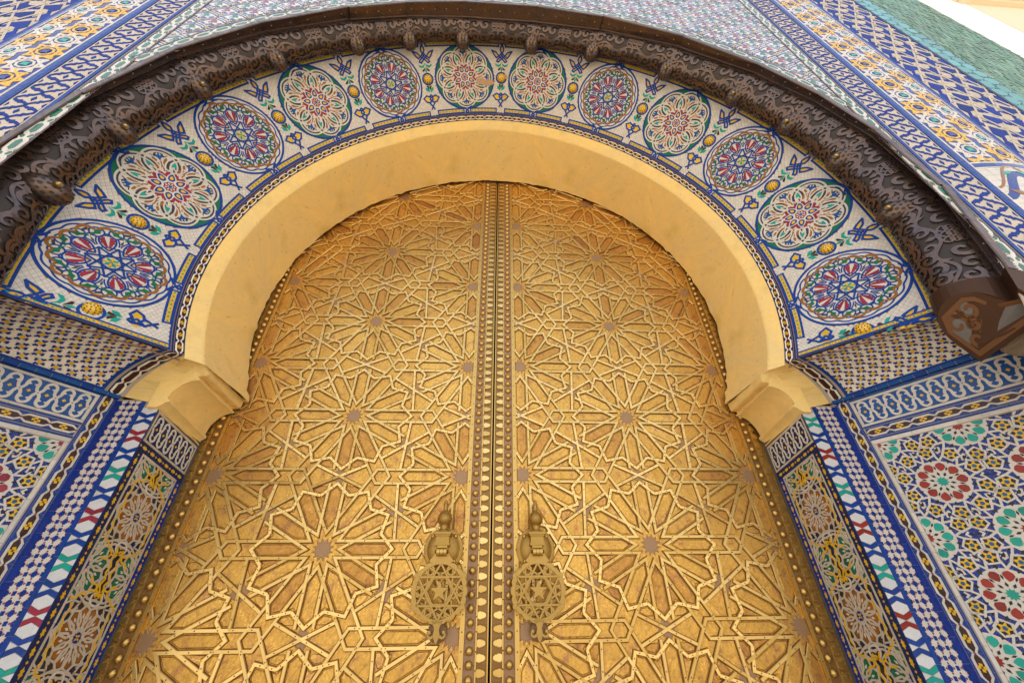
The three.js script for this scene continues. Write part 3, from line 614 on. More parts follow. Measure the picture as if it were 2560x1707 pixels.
{ // ground of small white lozenges and the borders
  const m = new Mosaic(null); m.tilt = 0.02; m.gap = 0.0006; m.th = 0.0025;
  const P = 0.0335, Q = 0.0235; // lozenge half steps
  const onMed = (t, s) => { const r = coneR(t, s), k = Math.round((tk(0) - t) / RSP); if (k < 0 || k > 11) return false; return Math.hypot((tk(k) - t) * r, s - RS0) < RM - 0.004; };
  for (let j = 0, s = 0.17; s < 0.755; s += Q * 0.52, j++) {
    const r = coneR(1, s), a = endT(s, 1) + 0.01, b = endT(s, -1) - 0.01, st = P / (RB + 0.47 * CB);
    for (let i = 0, t = Math.ceil(a / st) * st + (j % 2 ? st / 2 : 0); t < b; t += st, i++) {
      if (onMed(t, s)) continue;
      m.with(coneAt(t, s)); m.poly([[-P / 2 * r / 2.146, 0], [0, -Q * 0.52], [P / 2 * r / 2.146, 0], [0, Q * 0.52]], 'white', 0.0018, { v: 0.07 });
    }
  }
  m.to(ring, 'lozenge_tile', M.glaze, { kind: 'stuff' });
  // edge lines
  const line = (s, wd, c, h, d0 = 0.0, seg = 0.05) => { const a = endT(s, 1) + d0, b = endT(s, -1) - d0, r = coneR(1, s), n = Math.round((b - a) * r / seg); for (let i = 0; i < n; i++) { const t = a + (b - a) * (i + 0.5) / n, l = (b - a) * r / n / 2; m.with(coneAt(t, s)); m.poly(rect(-l, -wd / 2, l, wd / 2), c, h); } };
  line(0.147, 0.009, 'navy', 0.003); line(0.160, 0.010, 'blue', 0.0032); line(0.775, 0.02, 'blue', 0.003);
  m.to(ring, 'edge_tile', M.glaze, { kind: 'stuff' });
  // inner flower chain
  { const s = 0.117, a = endT(s, 1), b = endT(s, -1), r = coneR(1, s), n = Math.round((b - a) * r / 0.088); for (let i = 0; i < n; i++) { m.with(coneAt(a + (b - a) * (i + 0.5) / n, s)); flowerUnit(m, (b - a) * r / n, 0.046, 0.002, 'cream', 'navy'); } m.to(ring, 'flower_chain', M.glaze, { kind: 'stuff' }); }
  // yellow borders in pieces: inner and outer
  const piece = (s, t0, t1, nm) => {
    const r = coneR((t0 + t1) / 2, s), n = Math.max(3, Math.round((t1 - t0) * r / 0.03)), W = 0.022;
    const at = (t, ds) => coneAt(t, s + ds);
    for (let i = 0; i < n; i++) {
      const t = t0 + (t1 - t0) * (i + 0.5) / n, l = (t1 - t0) * r / n / 2; m.with(at(t, 0));
      m.poly(rect(-l, -W / 2, l, W / 2), 'yellow', 0.0032, { v: 0.08 });
      m.poly([[-l * 0.62, 0], [0, -W * 0.3], [l * 0.62, 0], [0, W * 0.3]], 'teal', 0.0044);
      for (const q of [-1, 1]) m.poly(rect(-l, q * W / 2 - (q < 0 ? 0.013 : 0), l, q * W / 2 + (q > 0 ? 0.013 : 0)), 'blue', 0.0034);
    }
    for (const [t, d] of [[t0, 1], [t1, -1]]) { m.with(at(t, 0)); m.poly(rect(-0.006, -W / 2 - 0.013, 0.006, W / 2 + 0.013), 'blue', 0.0042); }
    m.to(ring, nm, M.glaze);
  };
  // knot where a border meets a medallion
  const knot = (t, s, d) => {
    m.with(coneAt(t, s));
    for (const q of [-1, 1]) m.ribbon([[q * 0.05, d * 0.038], [q * 0.022, d * 0.026], [-q * 0.014, -d * 0.008], [-q * 0.002, -d * 0.022]], 0.012, 'blue', 0.0055 + q * 0.0003);
    m.poly([[0, d * 0.004], [0.009, d * 0.014], [0, d * 0.024], [-0.009, d * 0.014]], 'yellow', 0.0046);
    m.to(ring, 'border_knot', M.glaze);
  };
  const SI = 0.183, SO = 0.752;
  for (let k = 0; k < 12; k++) {
    const t = tk(k), h = RSP / 2;
    for (const d of [1, -1]) {
      const ti = d > 0 ? Math.min(t + h - 0.02, endT(SI, -1) - 0.012) : 0, tj = d < 0 ? Math.max(t - h + 0.02, endT(SI, 1) + 0.012) : 0;
      if (d > 0) { piece(SI, t + 0.016, ti, 'border_strip'); piece(SO, t + 0.014, Math.min(t + h - 0.014, endT(SO, -1) - 0.012), 'border_strip'); }
      else { piece(SI, tj, t - 0.016, 'border_strip'); piece(SO, Math.max(t - h + 0.014, endT(SO, 1) + 0.012), t - 0.014, 'border_strip'); }
    }
    knot(t, SI, 1); knot(t, SO, -1);
  }
  // bottom ends: a yellow border along the cut
  for (const side of [-1, 1]) {
    const n = 22; for (let i = 0; i < n; i++) {
      const s0 = 0.165 + (0.775 - 0.165) * i / n, s1 = 0.165 + (0.775 - 0.165) * (i + 1) / n, q = (s, o) => [s, o];
      const F = surf((x, y) => { const t = endT(x, side, y); return coneP(t, x); }, side > 0 ? 1 : -1);
      m.with(F); m.poly([[s0, 0.0], [s1, 0.0], [s1, 0.011], [s0, 0.011]], 'blue', 0.0046); m.poly([[s0, 0.011], [s1, 0.011], [s1, 0.029], [s0, 0.029]], 'yellow', 0.0048);
      const c = (s0 + s1) / 2, d = (s1 - s0) / 2; m.poly([[c - d * 0.6, 0.02], [c, 0.0145], [c + d * 0.6, 0.02], [c, 0.0255]], 'teal', 0.0058); m.poly([[s0, 0.029], [s1, 0.029], [s1, 0.039], [s0, 0.039]], 'blue', 0.0046);
    }
    m.to(ring, 'end_border', M.glaze);
  }
}
// medallions -----------------------------------------------------
function medallionRing(m, g) {
  const C = circ(RM - 0.007, 72);
  for (let i = 0; i < 72; i += 2) m.ribbon([C[i], C[(i + 1) % 72], C[(i + 2) % 72]], 0.0135, 'blue', 0.0045, { v: 0.1 });
  m.to(g, 'medallion_rim', M.glaze);
}
function floral(k) {
  const g = holder(ring, 'medallion'), m = new Mosaic(coneAt(tk(k), RS0)), a8 = (i, o = 0) => (i + o) * PI / 4; m.tilt = 0.01; m.maxEdge = 0.04;
  m.poly(circ(RM - 0.004, 48), 'white', 0.0022, { v: 0.03, gap: 0, tilt: 0 });
  m.to(g, 'white_field', M.glaze);
  medallionRing(m, g);
  // scalloped blue outer rope and a ring of interlaced loops
  m.ribbon(curve((t) => { const r = 0.24 + 0.011 * Math.abs(sin(8 * t + 0.2)); return pol(r, t); }, 128, 0, 2 * PI).slice(0, 128), 0.0085, 'blue', 0.0038, { closed: true });
  for (let i = 0; i < 16; i++) m.ribbon(circ(0.0295, 20, ...pol(0.196, (i + 0.5) * PI / 8)), 0.0068, 'blue', 0.0040 + (i % 2) * 0.0008, { closed: true });
  m.ribbon(curve((t) => pol(0.176 + 0.012 * cos(16 * t), t), 160, 0, 2 * PI).slice(0, 160), 0.0062, 'blue', 0.0052, { closed: true });
  m.to(g, 'blue_rope', M.glaze);
  m.ribbon(curve((t) => pol(0.219 + 0.012 * cos(16 * t) + 0.005 * cos(8 * t), t + 0.035 * sin(16 * t)), 256, 0, 2 * PI).slice(0, 256), (t) => 0.0115 + 0.003 * cos(t * 2 * PI * 16), 'ochre', 0.0058, { closed: true, per: 12, v: 0.12 });
  m.to(g, 'ochre_scallop', M.glaze);
  for (let i = 0; i < 16; i++) {
    const a = (i + 0.5) * PI / 8, s = i % 2 ? 1 : -1, L = [[-0.04, -0.004], [-0.024, 0.011], [-0.008, 0.007], [0.004, 0.019], [0.014, 0.008], [0.041, 0.005], [0.016, -0.004], [0.005, -0.014], [-0.008, -0.005], [-0.024, -0.003]];
    m.poly(turn(L.map(([x, y]) => [x * s, y]), a - PI / 2 + s * 0.55, ...pol(0.192, a)), 'green', 0.0066, { v: 0.15 });
    m.to(g, 'green_leaf', M.glaze);
  }
  for (let i = 0; i < 8; i++) {
    const a = a8(i, 0.5); m.poly(turn([[-0.013, -0.006], [0.013, -0.006], [0.013, 0.006], [-0.013, 0.006]], a + PI / 2, ...pol(0.214, a8(i))), 'slate', 0.0072);
    m.poly(turn([[-0.019, 0], [0, 0.0055], [0.019, 0], [0, -0.0055]], a8(i), ...pol(0.15, a8(i))), 'slate', 0.0042); for (const s of [-1, 1]) m.ribbon(turn(curve((q) => [0.118 + 0.05 * q, s * (0.004 + 0.022 * q * q)], 6), a8(i)), 0.006, 'blue', 0.0044);
    m.poly(turn([[-0.02, 0], [0.0, 0.011], [0.012, 0], [0.0, -0.011]], a, ...pol(0.092, a)), 'yellow', 0.004);
  }
  m.to(g, 'small_inlay', M.glaze, { kind: 'stuff' });
  for (let i = 0; i < 8; i++) { // pointed loops with a split crimson leaf in each
    const a = a8(i, 0.5), loop = curve((t) => { const u = (t - 0.5) * 2, ang = t * 2 * PI; return [0.128 - 0.05 * cos(ang), 0.042 * sin(ang) * Math.pow(Math.abs(sin(ang / 2)), 0.75)]; }, 28, 0, 1).slice(0, 28);
    m.ribbon(turn(loop, a), 0.0078, 'blue', 0.0048 + (i % 2) * 0.0006, { closed: true }); m.to(g, 'blue_loop', M.glaze);
    const half = [[0.082, 0.003], [0.1, 0.006], [0.112, 0.014], [0.122, 0.016], [0.127, 0.024], [0.138, 0.022], [0.147, 0.028], [0.155, 0.021], [0.164, 0.017], [0.167, 0.006], [0.155, 0.007], [0.138, 0.004], [0.12, 0.002], [0.1, -0.001]];
    for (const s of [-1, 1]) { m.poly(turn(half.map(([x, y]) => [x, (y * 1.15 + 0.0015) * s]), a), 'crimson', 0.004, { v: 0.15 }); m.to(g, 'crimson_leaf', M.glaze); }
  }
  for (let i = 0; i < 8; i++) m.ribbon([pol(0.104, a8(i)), pol(0.104, a8(i + 3))], 0.0085, 'blue', 0.0054 + (i % 3) * 0.0007);
  m.ribbon(circ(0.098, 48), 0.006, 'blue', 0.005, { closed: true });
  m.to(g, 'star_strapwork', M.glaze);
  for (let i = 0; i < 8; i++) m.poly([[0, 0], pol(0.019, a8(i) - PI / 8), pol(0.037, a8(i)), pol(0.019, a8(i) + PI / 8)], i % 2 ? 'teal' : 'yellow', 0.0078);
  m.to(g, 'centre_star', M.glaze);
}
function laced(k) {
  const g = holder(ring, 'medallion'), m = new Mosaic(coneAt(tk(k), RS0)), a8 = (i, o = 0) => (i + o) * PI / 4; m.tilt = 0.01; m.maxEdge = 0.04;
  m.poly(circ(RM - 0.004, 48), 'green', 0.0018, { v: 0.05, gap: 0, tilt: 0 }); m.to(g, 'green_field', M.glaze);
  medallionRing(m, g);
  // union of eight round lobes in white
  const env = curve((t) => { let best = 0; for (let i = 0; i < 8; i++) { const a = a8(i), d = t - a, b = 0.158 * cos(d), q = 0.103 * 0.103 - Math.pow(0.158 * sin(d), 2); if (q > 0) best = Math.max(best, b + Math.sqrt(q)); } return pol(best, t); }, 160, 0, 2 * PI).slice(0, 160);
  m.poly(env, 'white', 0.0026, { v: 0.02, gap: 0, tilt: 0 }); m.to(g, 'white_field', M.glaze);
  { const o = circ(0.19, 48), q = circ(0.108, 48); for (let i = 0; i < 48; i++) m.poly([q[i], q[(i + 1) % 48], o[(i + 1) % 48], o[i]], ['white', 'ochre', 'slate', 'white', 'slate', 'ochre'][i % 6], 0.0029, { gap: 0 }); m.to(g, 'ochre_band', M.glaze); }
  for (let i = 0; i < 8; i++) { // inlays between the white bands
    m.poly(turn([[0.186, 0.05], [0.2, 0.024], [0.186, 0], [0.2, -0.024], [0.186, -0.05], [0.176, 0]], a8(i)), 'white', 0.0031);
    const a = a8(i), F = (p, c, h = 0.0036) => m.poly(turn(p, a), c, h);
    F([[0.174, 0], [0.194, 0.008], [0.212, 0.027], [0.228, 0.022], [0.214, 0.006], [0.234, 0.005], [0.234, -0.005], [0.214, -0.006], [0.228, -0.022], [0.212, -0.027], [0.194, -0.008]], 'azure');
    m.to(g, 'blue_star', M.glaze, { kind: 'stuff' });
    for (const s of [-1, 1]) {
      F([[0.165, 0.022 * s], [0.185, 0.038 * s], [0.205, 0.036 * s], [0.198, 0.018 * s], [0.182, 0.012 * s]], 'ochre');
      F([[0.128, 0.012 * s], [0.146, 0.018 * s], [0.156, 0.008 * s], [0.15, 0], [0.13, 0]], 'ochre');
    }
    F([[0.138, -0.02], [0.16, -0.026], [0.17, 0], [0.16, 0.026], [0.138, 0.02], [0.13, 0]], 'ochre', 0.0034);
    m.to(g, 'ochre_inlay', M.glaze);
    const b = a + PI / 8; m.poly(turn(ngon(0, 0, 5, 0.021, 0), b, ...pol(0.166, b)), 'teal', 0.0042); m.to(g, 'teal_inlay', M.glaze);
    // dark chevrons
    m.ribbon(turn([[0.214, -0.044], [0.205, -0.024], [0.232, 0 - 0.012], [0.238, 0], [0.232, 0.012], [0.205, 0.024], [0.214, 0.044]], a), 0.0085, 'slate', 0.0038);
    m.ribbon(turn(curve((t) => [0.158 + 0.0895 * cos(t), 0.0895 * sin(t)], 16, -1.9, 1.9), a), 0.009, 'slate', 0.0034);
  }
  m.to(g, 'dark_line', M.glaze, { kind: 'stuff' });
  m.poly(star(0, 0, 16, 0.124, 0.09, PI / 16), 'crimson', 0.0040, { v: 0.08 }); m.to(g, 'crimson_star', M.glaze);
  for (let i = 0; i < 8; i++) { // overlapping white bands
    const a = a8(i), h = 0.0054 + (i % 2) * 0.0008;
    for (const r of [0.101, 0.078]) m.ribbon(turn(curve((t) => [0.158 + r * cos(t), r * sin(t)], 26, -2.35, 2.35), a), 0.0078, 'white', h, { v: 0.05 });
    m.ribbon(circ(0.058, 28, ...pol(0.168, a + PI / 8)), 0.0062, 'white', 0.0050 + (i % 2) * 0.0003, { closed: true, v: 0.05 });
    m.ribbon([pol(0.132, a), pol(0.108, a + 0.16), pol(0.147, a + PI / 8), pol(0.108, a + PI / 4 - 0.16)], 0.0068, 'white', 0.0056);
  }
  m.to(g, 'white_strapwork', M.glaze);
  for (let i = 0; i < 8; i++) {
    const a = a8(i, 0.5), el = (x0, rx, ry, n = 18) => turn(curve((t) => [x0 + rx * cos(t), ry * sin(t) * (1 - 0.35 * cos(t))], n, 0, 2 * PI).slice(0, n), a);
    m.poly(el(0.066, 0.036, 0.025), 'white', 0.0064); m.poly(el(0.068, 0.027, 0.0175), 'blue', 0.0074); m.poly(el(0.066, 0.0145, 0.0095, 12), 'yellow', 0.0084);
    m.to(g, 'petal', M.glaze);
  }
  m.poly(star(0, 0, 8, 0.03, 0.02, 0), 'white', 0.0066); m.poly(star(0, 0, 8, 0.0255, 0.016, PI / 8), 'crimson', 0.0076); m.poly(ngon(0, 0, 8, 0.014), 'white', 0.0084); m.poly(ngon(0, 0, 8, 0.0105), 'azure', 0.0092);
  m.to(g, 'centre_star', M.glaze);
}
for (let k = 0; k < 12; k++) ((k < 6 ? k % 2 === 0 : k % 2 === 1) ? floral : laced)(k);
// between the medallions: fleurs, sprigs and the glazed bosses
const bossDome = (() => { const g = new THREE.SphereGeometry(1, 24, 10, 0, 2 * PI, 0, PI / 2); g.rotateX(PI / 2); return g; })();
M.bossGlaze = new THREE.MeshPhysicalMaterial({ color: lin(0.82, 0.48, 0.015), roughness: 0.22, clearcoat: 0.6 });
M.dotGlaze = new THREE.MeshStandardMaterial({ color: lin(0.03, 0.015, 0.012), roughness: 0.3 });
for (let k = 0; k <= 12; k++) {
  const t = tk(k - 0.5), end = k === 0 || k === 12, g = holder(ring, 'spandrel_motif'), F = coneAt(t, RS0), m = new Mosaic(F); m.maxEdge = 0.05; const half = end ? (k === 0 ? 1 : -1) : 0;
  const cut = half ? (p) => half > 0 ? clipRect(p, -0.004 * 0 - 0.035, -1, 1, 1) : clipRect(p, -1, -1, 0.035, 1) : (p) => p;
  const P = (p, c, h, o) => { p = cut(p); if (p.length > 2) m.poly(p, c, h, o); };
  const ribb = (p, wd, c, h) => { if (half) p = p.filter(([x]) => x * half > -0.03); if (p.length > 1) m.ribbon(p, wd, c, h); };
  // outer fleur (towards the hood)
  for (const s of [-1, 1]) {
    P([[0, 0.206], [s * 0.02, 0.19], [s * 0.035, 0.206], [s * 0.064, 0.222], [s * 0.092, 0.23], [s * 0.064, 0.192], [s * 0.038, 0.17], [s * 0.008, 0.17]], 'yellow', 0.0034); P([[s * 0.018, 0.154], [s * 0.036, 0.138], [s * 0.044, 0.15], [s * 0.03, 0.166]], 'yellow', 0.0034);
    P([[s * 0.002, 0.15], [s * 0.022, 0.138], [s * 0.03, 0.15], [s * 0.018, 0.165]], 'yellow', 0.0034);
    ribb([[0, 0.214], [s * 0.022, 0.186], [s * 0.05, 0.168], [s * 0.068, 0.188], [s * 0.096, 0.232]], 0.0125, 'blue', 0.0044);
    ribb([[s * 0.088, 0.226], [s * 0.054, 0.214], [s * 0.02, 0.178], [-s * 0.016, 0.148], [-s * 0.03, 0.132], [-s * 0.046, 0.14], [-s * 0.04, 0.154], [-s * 0.01, 0.176], [s * 0.01, 0.2]], 0.012, 'blue', 0.0050 + s * 0.0004);
    ribb([[0, 0.206], [s * 0.015, 0.228], [s * 0.014, 0.25], [0, 0.276]], 0.012, 'blue', 0.0052);
  }
  P([[0, 0.212], [0.01, 0.232], [0, 0.266], [-0.01, 0.232]], 'yellow', 0.0042);
  m.to(g, 'outer_fleur', M.glaze, { kind: 'stuff' });
  for (const s of [-1, 1]) {
    P([[0, 0.135], [s * 0.012, 0.118], [s * 0.034, 0.11], [s * 0.062, 0.124], [s * 0.056, 0.102], [s * 0.03, 0.09], [s * 0.006, 0.104]], 'teal', 0.0036);
    P([[s * 0.002, 0.098], [s * 0.018, 0.086], [s * 0.036, 0.072], [s * 0.03, 0.06], [s * 0.014, 0.066]], 'brown', 0.0036);
    P([[s * 0.002, -0.064], [s * 0.018, -0.074], [s * 0.038, -0.066], [s * 0.034, -0.094], [s * 0.004, -0.112]], 'teal', 0.0036);
    P([[s * 0.002, -0.092], [s * 0.014, -0.078], [s * 0.026, -0.058], [s * 0.012, -0.052], [s * 0.001, -0.07]], 'brown', 0.0042);
  }
  P([[0, 0.094], [0.01, 0.07], [0, 0.046], [-0.01, 0.07]], 'teal', 0.0038); P([[0, -0.03], [0.009, -0.05], [0, -0.072], [-0.009, -0.05]], 'teal', 0.0038);
  m.to(g, 'sprig', M.glaze, { kind: 'stuff' });
  // inner knot (towards the arch)
  for (const s of [-1, 1]) {
    P([[s * 0.01, -0.17], [s * 0.034, -0.144], [s * 0.064, -0.16], [s * 0.04, -0.19]], 'yellow', 0.0034);
    ribb([[0, -0.13], [s * 0.016, -0.148], [s * 0.04, -0.136], [s * 0.072, -0.158], [s * 0.046, -0.19], [s * 0.02, -0.196], [-s * 0.014, -0.168], [s * 0.0, -0.146]], 0.0118, 'blue', 0.0046 + s * 0.0005);
    ribb([[s * 0.012, -0.17], [-s * 0.022, -0.2], [-s * 0.004, -0.226], [s * 0.016, -0.256]], 0.0118, 'blue', 0.0058 + s * 0.0004);
  }
  P([[0, -0.158], [0.012, -0.176], [0, -0.196], [-0.012, -0.176]], 'yellow', 0.0036); P([[0, -0.205], [0.011, -0.222], [0, -0.24], [-0.011, -0.222]], 'yellow', 0.0036);
  m.to(g, 'inner_knot', M.glaze, { kind: 'stuff' });
  m.ribbon(circ(0.046, 32), 0.012, 'blue', 0.004, { closed: true }); m.to(g, 'boss_rim', M.glaze);
  const f = F(end ? half * 0.018 : 0, 0.0), R = 0.0375;
  const b = put(g, 'glazed_boss', bossDome, M.bossGlaze, [f[0], f[1], f[2]], (o) => { o.quaternion.setFromUnitVectors(new THREE.Vector3(0, 0, 1), new THREE.Vector3(f[3], f[4], f[5])); o.scale.set(R, R, 0.03); });
  // dark dots set round it
  const dots = []; for (let e = 0; e < 5; e++) { const el = [0.16, 0.5, 0.85, 1.2, 1.57][e], n = [12, 10, 8, 5, 1][e]; for (let i = 0; i < n; i++) { const a = (i + (e % 2) * 0.5) * 2 * PI / n, d = new THREE.CircleGeometry(0.0038, 7); const v = new THREE.Vector3(R * cos(el) * cos(a), R * cos(el) * sin(a), 0.03 * sin(el)), nn = new THREE.Vector3(v.x / R / R, v.y / R / R, v.z / 0.0009).normalize(); d.applyQuaternion(new THREE.Quaternion().setFromUnitVectors(new THREE.Vector3(0, 0, 1), nn)); d.translate(v.x + nn.x * 0.0006, v.y + nn.y * 0.0006, v.z + nn.z * 0.0006); dots.push(d); } }
  const dg = merge(dots); dg.applyQuaternion(new THREE.Quaternion().setFromUnitVectors(new THREE.Vector3(0, 0, 1), new THREE.Vector3(f[3], f[4], f[5]))); dg.translate(f[0], f[1], f[2]);
  part(g, 'boss_dots', dg, M.dotGlaze, { kind: 'stuff' });
}
// bare mortar where tiles have come off, near the top
{
  const m = new Mosaic(coneAt(tk(5), RS0)); m.tilt = 0;
  for (const [cx, cy, rx, ry] of [[0.2, -0.045, 0.075, 0.026], [0.15, -0.03, 0.04, 0.02], [0.375, 0.01, 0.03, 0.022]]) m.poly(curve((t) => { const q = 1 + 0.35 * nz(cos(t) * 2 + cx * 50, sin(t) * 2, 1); return [cx + rx * q * cos(t), cy + ry * q * sin(t)]; }, 30, 0, 2 * PI).slice(0, 30), [0.5, 0.3, 0.17], 0.0096, { gap: 0 });
  m.to(ring, 'bare_mortar', M.glaze);
}

// ---------------------------------------------------------------- tiled cove under each end of the ring
function cove(side, label) {
  const c = thing('tiled_cove', label, 'cove', [XC + side * 2.1, -1.85, 0.8], 'tiled coves under the ring ends');
  const S0 = 0.165, S1 = RING_OUT, F = surf((x, y) => coveP(side, S0 + x / 0.66 * (S1 - S0), 1 - y / 0.34), side);
  part(c, 'mortar_bed', sheet(F, 0, 0.66, 0, 0.34, 24, 16, 0), M.grout);
  const m = new Mosaic(F); m.gap = 0.0006; m.clip = [0.0, 0.022, 0.66, 0.326];
  const P = 0.056;
  for (let j = 0; j < 9; j++) for (let i = -1; i < 16; i++) {
    const x = i * P + (j % 2) * P / 2, y = 0.0 + j * P * 0.8, k1 = 1.12; m.poly(turn(star(0, 0, 6, 0.0235, 0.014, 0.3), rr(0, 0.2), x + P / 2, y), 'cream', 0.002, { v: 0.07 });
    const a = 0.35 + (i + j) % 2 * 0.1, q = 0.0086;
    m.poly(turn(rect(-q, -q, q, q), a, x, y), 'yellow', 0.0024);
    for (let k = 0; k < 4; k++) { const b = a + k * PI / 2; m.poly(turn([[0.0085, -0.008], [0.0155, -0.0115], [0.0168, -0.0045], [0.0225, -0.0035], [0.0205, 0.006], [0.0145, 0.0055], [0.0085, 0.0072]].map(([p, q2]) => [p * k1, q2 * k1]), b, x, y), 'royal', 0.0022, { v: 0.15 }); }
  }
  m.to(c, 'pinwheel_tile', M.glaze, { kind: 'stuff' });
  // ground slips between the pinwheels
  m.gap = 0.0005; for (let j = 0; j < 34; j++) for (let i = 0; i < 20; i++) m.poly(rect(i * 0.033 + (j % 2) * 0.016, j * 0.01, i * 0.033 + 0.033 + (j % 2) * 0.016, j * 0.01 + 0.01), 'cream', 0.001, { v: 0.09, skirt: false });
  m.to(c, 'ground_slip', M.glaze, { kind: 'stuff' });
  m.clip = null;
  for (let i = 0; i < 12; i++) { const a = i * 0.055, b = a + 0.055; m.poly(rect(a, 0.0, b, 0.022), 'blue', 0.004); m.poly(rect(a, 0.326, b, 0.341), 'navy', 0.004); }
  for (let j = 0; j < 7; j++) m.poly(rect(0, 0.022 + j * 0.044, 0.016, 0.066 + j * 0.044), 'blue', 0.004);
  m.to(c, 'edge_tile', M.glaze, { kind: 'stuff' });
  // flower chain up the inner edge
  const F2 = surf((x, y) => coveP(side, 0.124 + x / 0.66 * (S1 - S0), 1 - y / 0.34), side); m.with((x, y) => F2(y, x));
  part(c, 'chain_bed', sheet(F2, -0.04, 0.05, 0, 0.34, 4, 16, -0.0005), M.grout);
  for (let i = 0; i < 4; i++) { const o = m.F; m.with((x, y) => F2(y * 0.9, 0.0425 + i * 0.085 + x)); flowerUnit(m, 0.085, 0.066, 0.003, 'cream', 'navy'); }
  m.to(c, 'flower_chain', M.glaze);
  // small ledge below the cove
  const A = panelP(side, 0.0, panelY(side * 2.3) - 0.004, 0.0), n = 14;
  for (let i = 0; i < n; i++) { const s0 = 0.80 * i / n, s1 = 0.80 * (i + 1) / n - 0.0015, F3 = (s, y, d) => panelP(side, s, panelY(side * 2.3) + y, d); m.with((x, y) => { const p = F3(x, y, 0.016); return [p[0], p[1], p[2], -side * PS, 0, PC]; }); m.poly(rect(s0, -0.018, s1, 0.002), i % 5 === 2 ? 'blue' : 'azure', 0.002); m.with((x, y) => { const p = F3(x, -0.018, 0.016 - y); return [p[0], p[1], p[2], 0, -1, 0]; }); m.poly(rect(s0, 0, s1, 0.016), 'deep', 0.001); }
  m.to(c, 'ledge_tile', M.glaze);
  const cg = new THREE.BoxGeometry(0.8, 0.018, 0.016); cg.rotateY(side > 0 ? -PA : PA + PI); { const p = panelP(side, 0.40, panelY(side * 2.3) - 0.008, 0.0075); cg.translate(p[0], p[1], p[2]); } part(c, 'ledge_core', cg, M.grout);
}
cove(-1, 'cream and blue pinwheel cove under the left end of the medallion ring');
cove(1, 'cream and blue pinwheel cove under the right end of the ring, beside the hood');
// ---------------------------------------------------------------- jambs: reveal, front pilaster and splayed wall on each side
function knotBand(m, x0, x1, y0, y1, P, ground, h = 0.002, wd = 0.0125) { // white ribbons crossing in pairs, lozenges between
  const H = (y1 - y0) / 2, yc = (y0 + y1) / 2, n = Math.round((x1 - x0) / P); P = (x1 - x0) / n;
  m.poly(rect(x0, y0, x1, y1), ground, h - 0.0012, { gap: 0, tilt: 0, v: 0.04 });
  for (let i = 0; i < n; i++) for (let j = 0; j < 4; j++) m.poly(rect(x0 + i * P, y0 + j * H / 2, x0 + (i + 1) * P, y0 + (j + 1) * H / 2), ground, h - 0.0008, { v: 0.14 });
  m.clip = [x0, y0, x1, y1];
  for (let i = 0; i <= n; i++) {
    const c = x0 + i * P;
    for (const sx of [-1, 1]) for (const sy of [-1, 1]) {
      const pts = [[0, 0], [0.1, 0.1], [0.17, 0.24], [0.205, 0.38], [0.19, 0.47], [0.285, 0.52], [0.2, 0.59], [0.21, 0.68], [0.27, 0.8], [0.36, 0.87], [0.43, 0.9], [0.5, 0.97]].map(([x, y]) => [c + sx * P * x, yc + sy * H * y]);
      m.ribbon(pts, wd, 'white', h + 0.0012 + (sx * sy > 0 ? 0.0006 : 0), { v: 0.05, per: 4 });
    }
    m.poly([[c + P / 2 - P * 0.14, yc], [c + P / 2, yc - P * 0.14], [c + P / 2 + P * 0.14, yc], [c + P / 2, yc + P * 0.14]], 'yellow', h + 0.0014);
    m.poly([[c - P * 0.05, yc], [c, yc - P * 0.05], [c + P * 0.05, yc], [c, yc + P * 0.05]], 'navy', h + 0.0026, { gap: 0 });
  }
  m.clip = null;
}
function bars(m, x0, y0, x1, y1, c, h, len, vert) { // a row of bar tiles
  const L = vert ? y1 - y0 : x1 - x0, n = Math.max(1, Math.round(L / len)); for (let i = 0; i < n; i++) { const a = L * i / n, b = L * (i + 1) / n; m.poly(vert ? rect(x0, y0 + a, x1, y0 + b) : rect(x0 + a, y0, x0 + b, y1), c, h, { v: 0.12 }); }
}
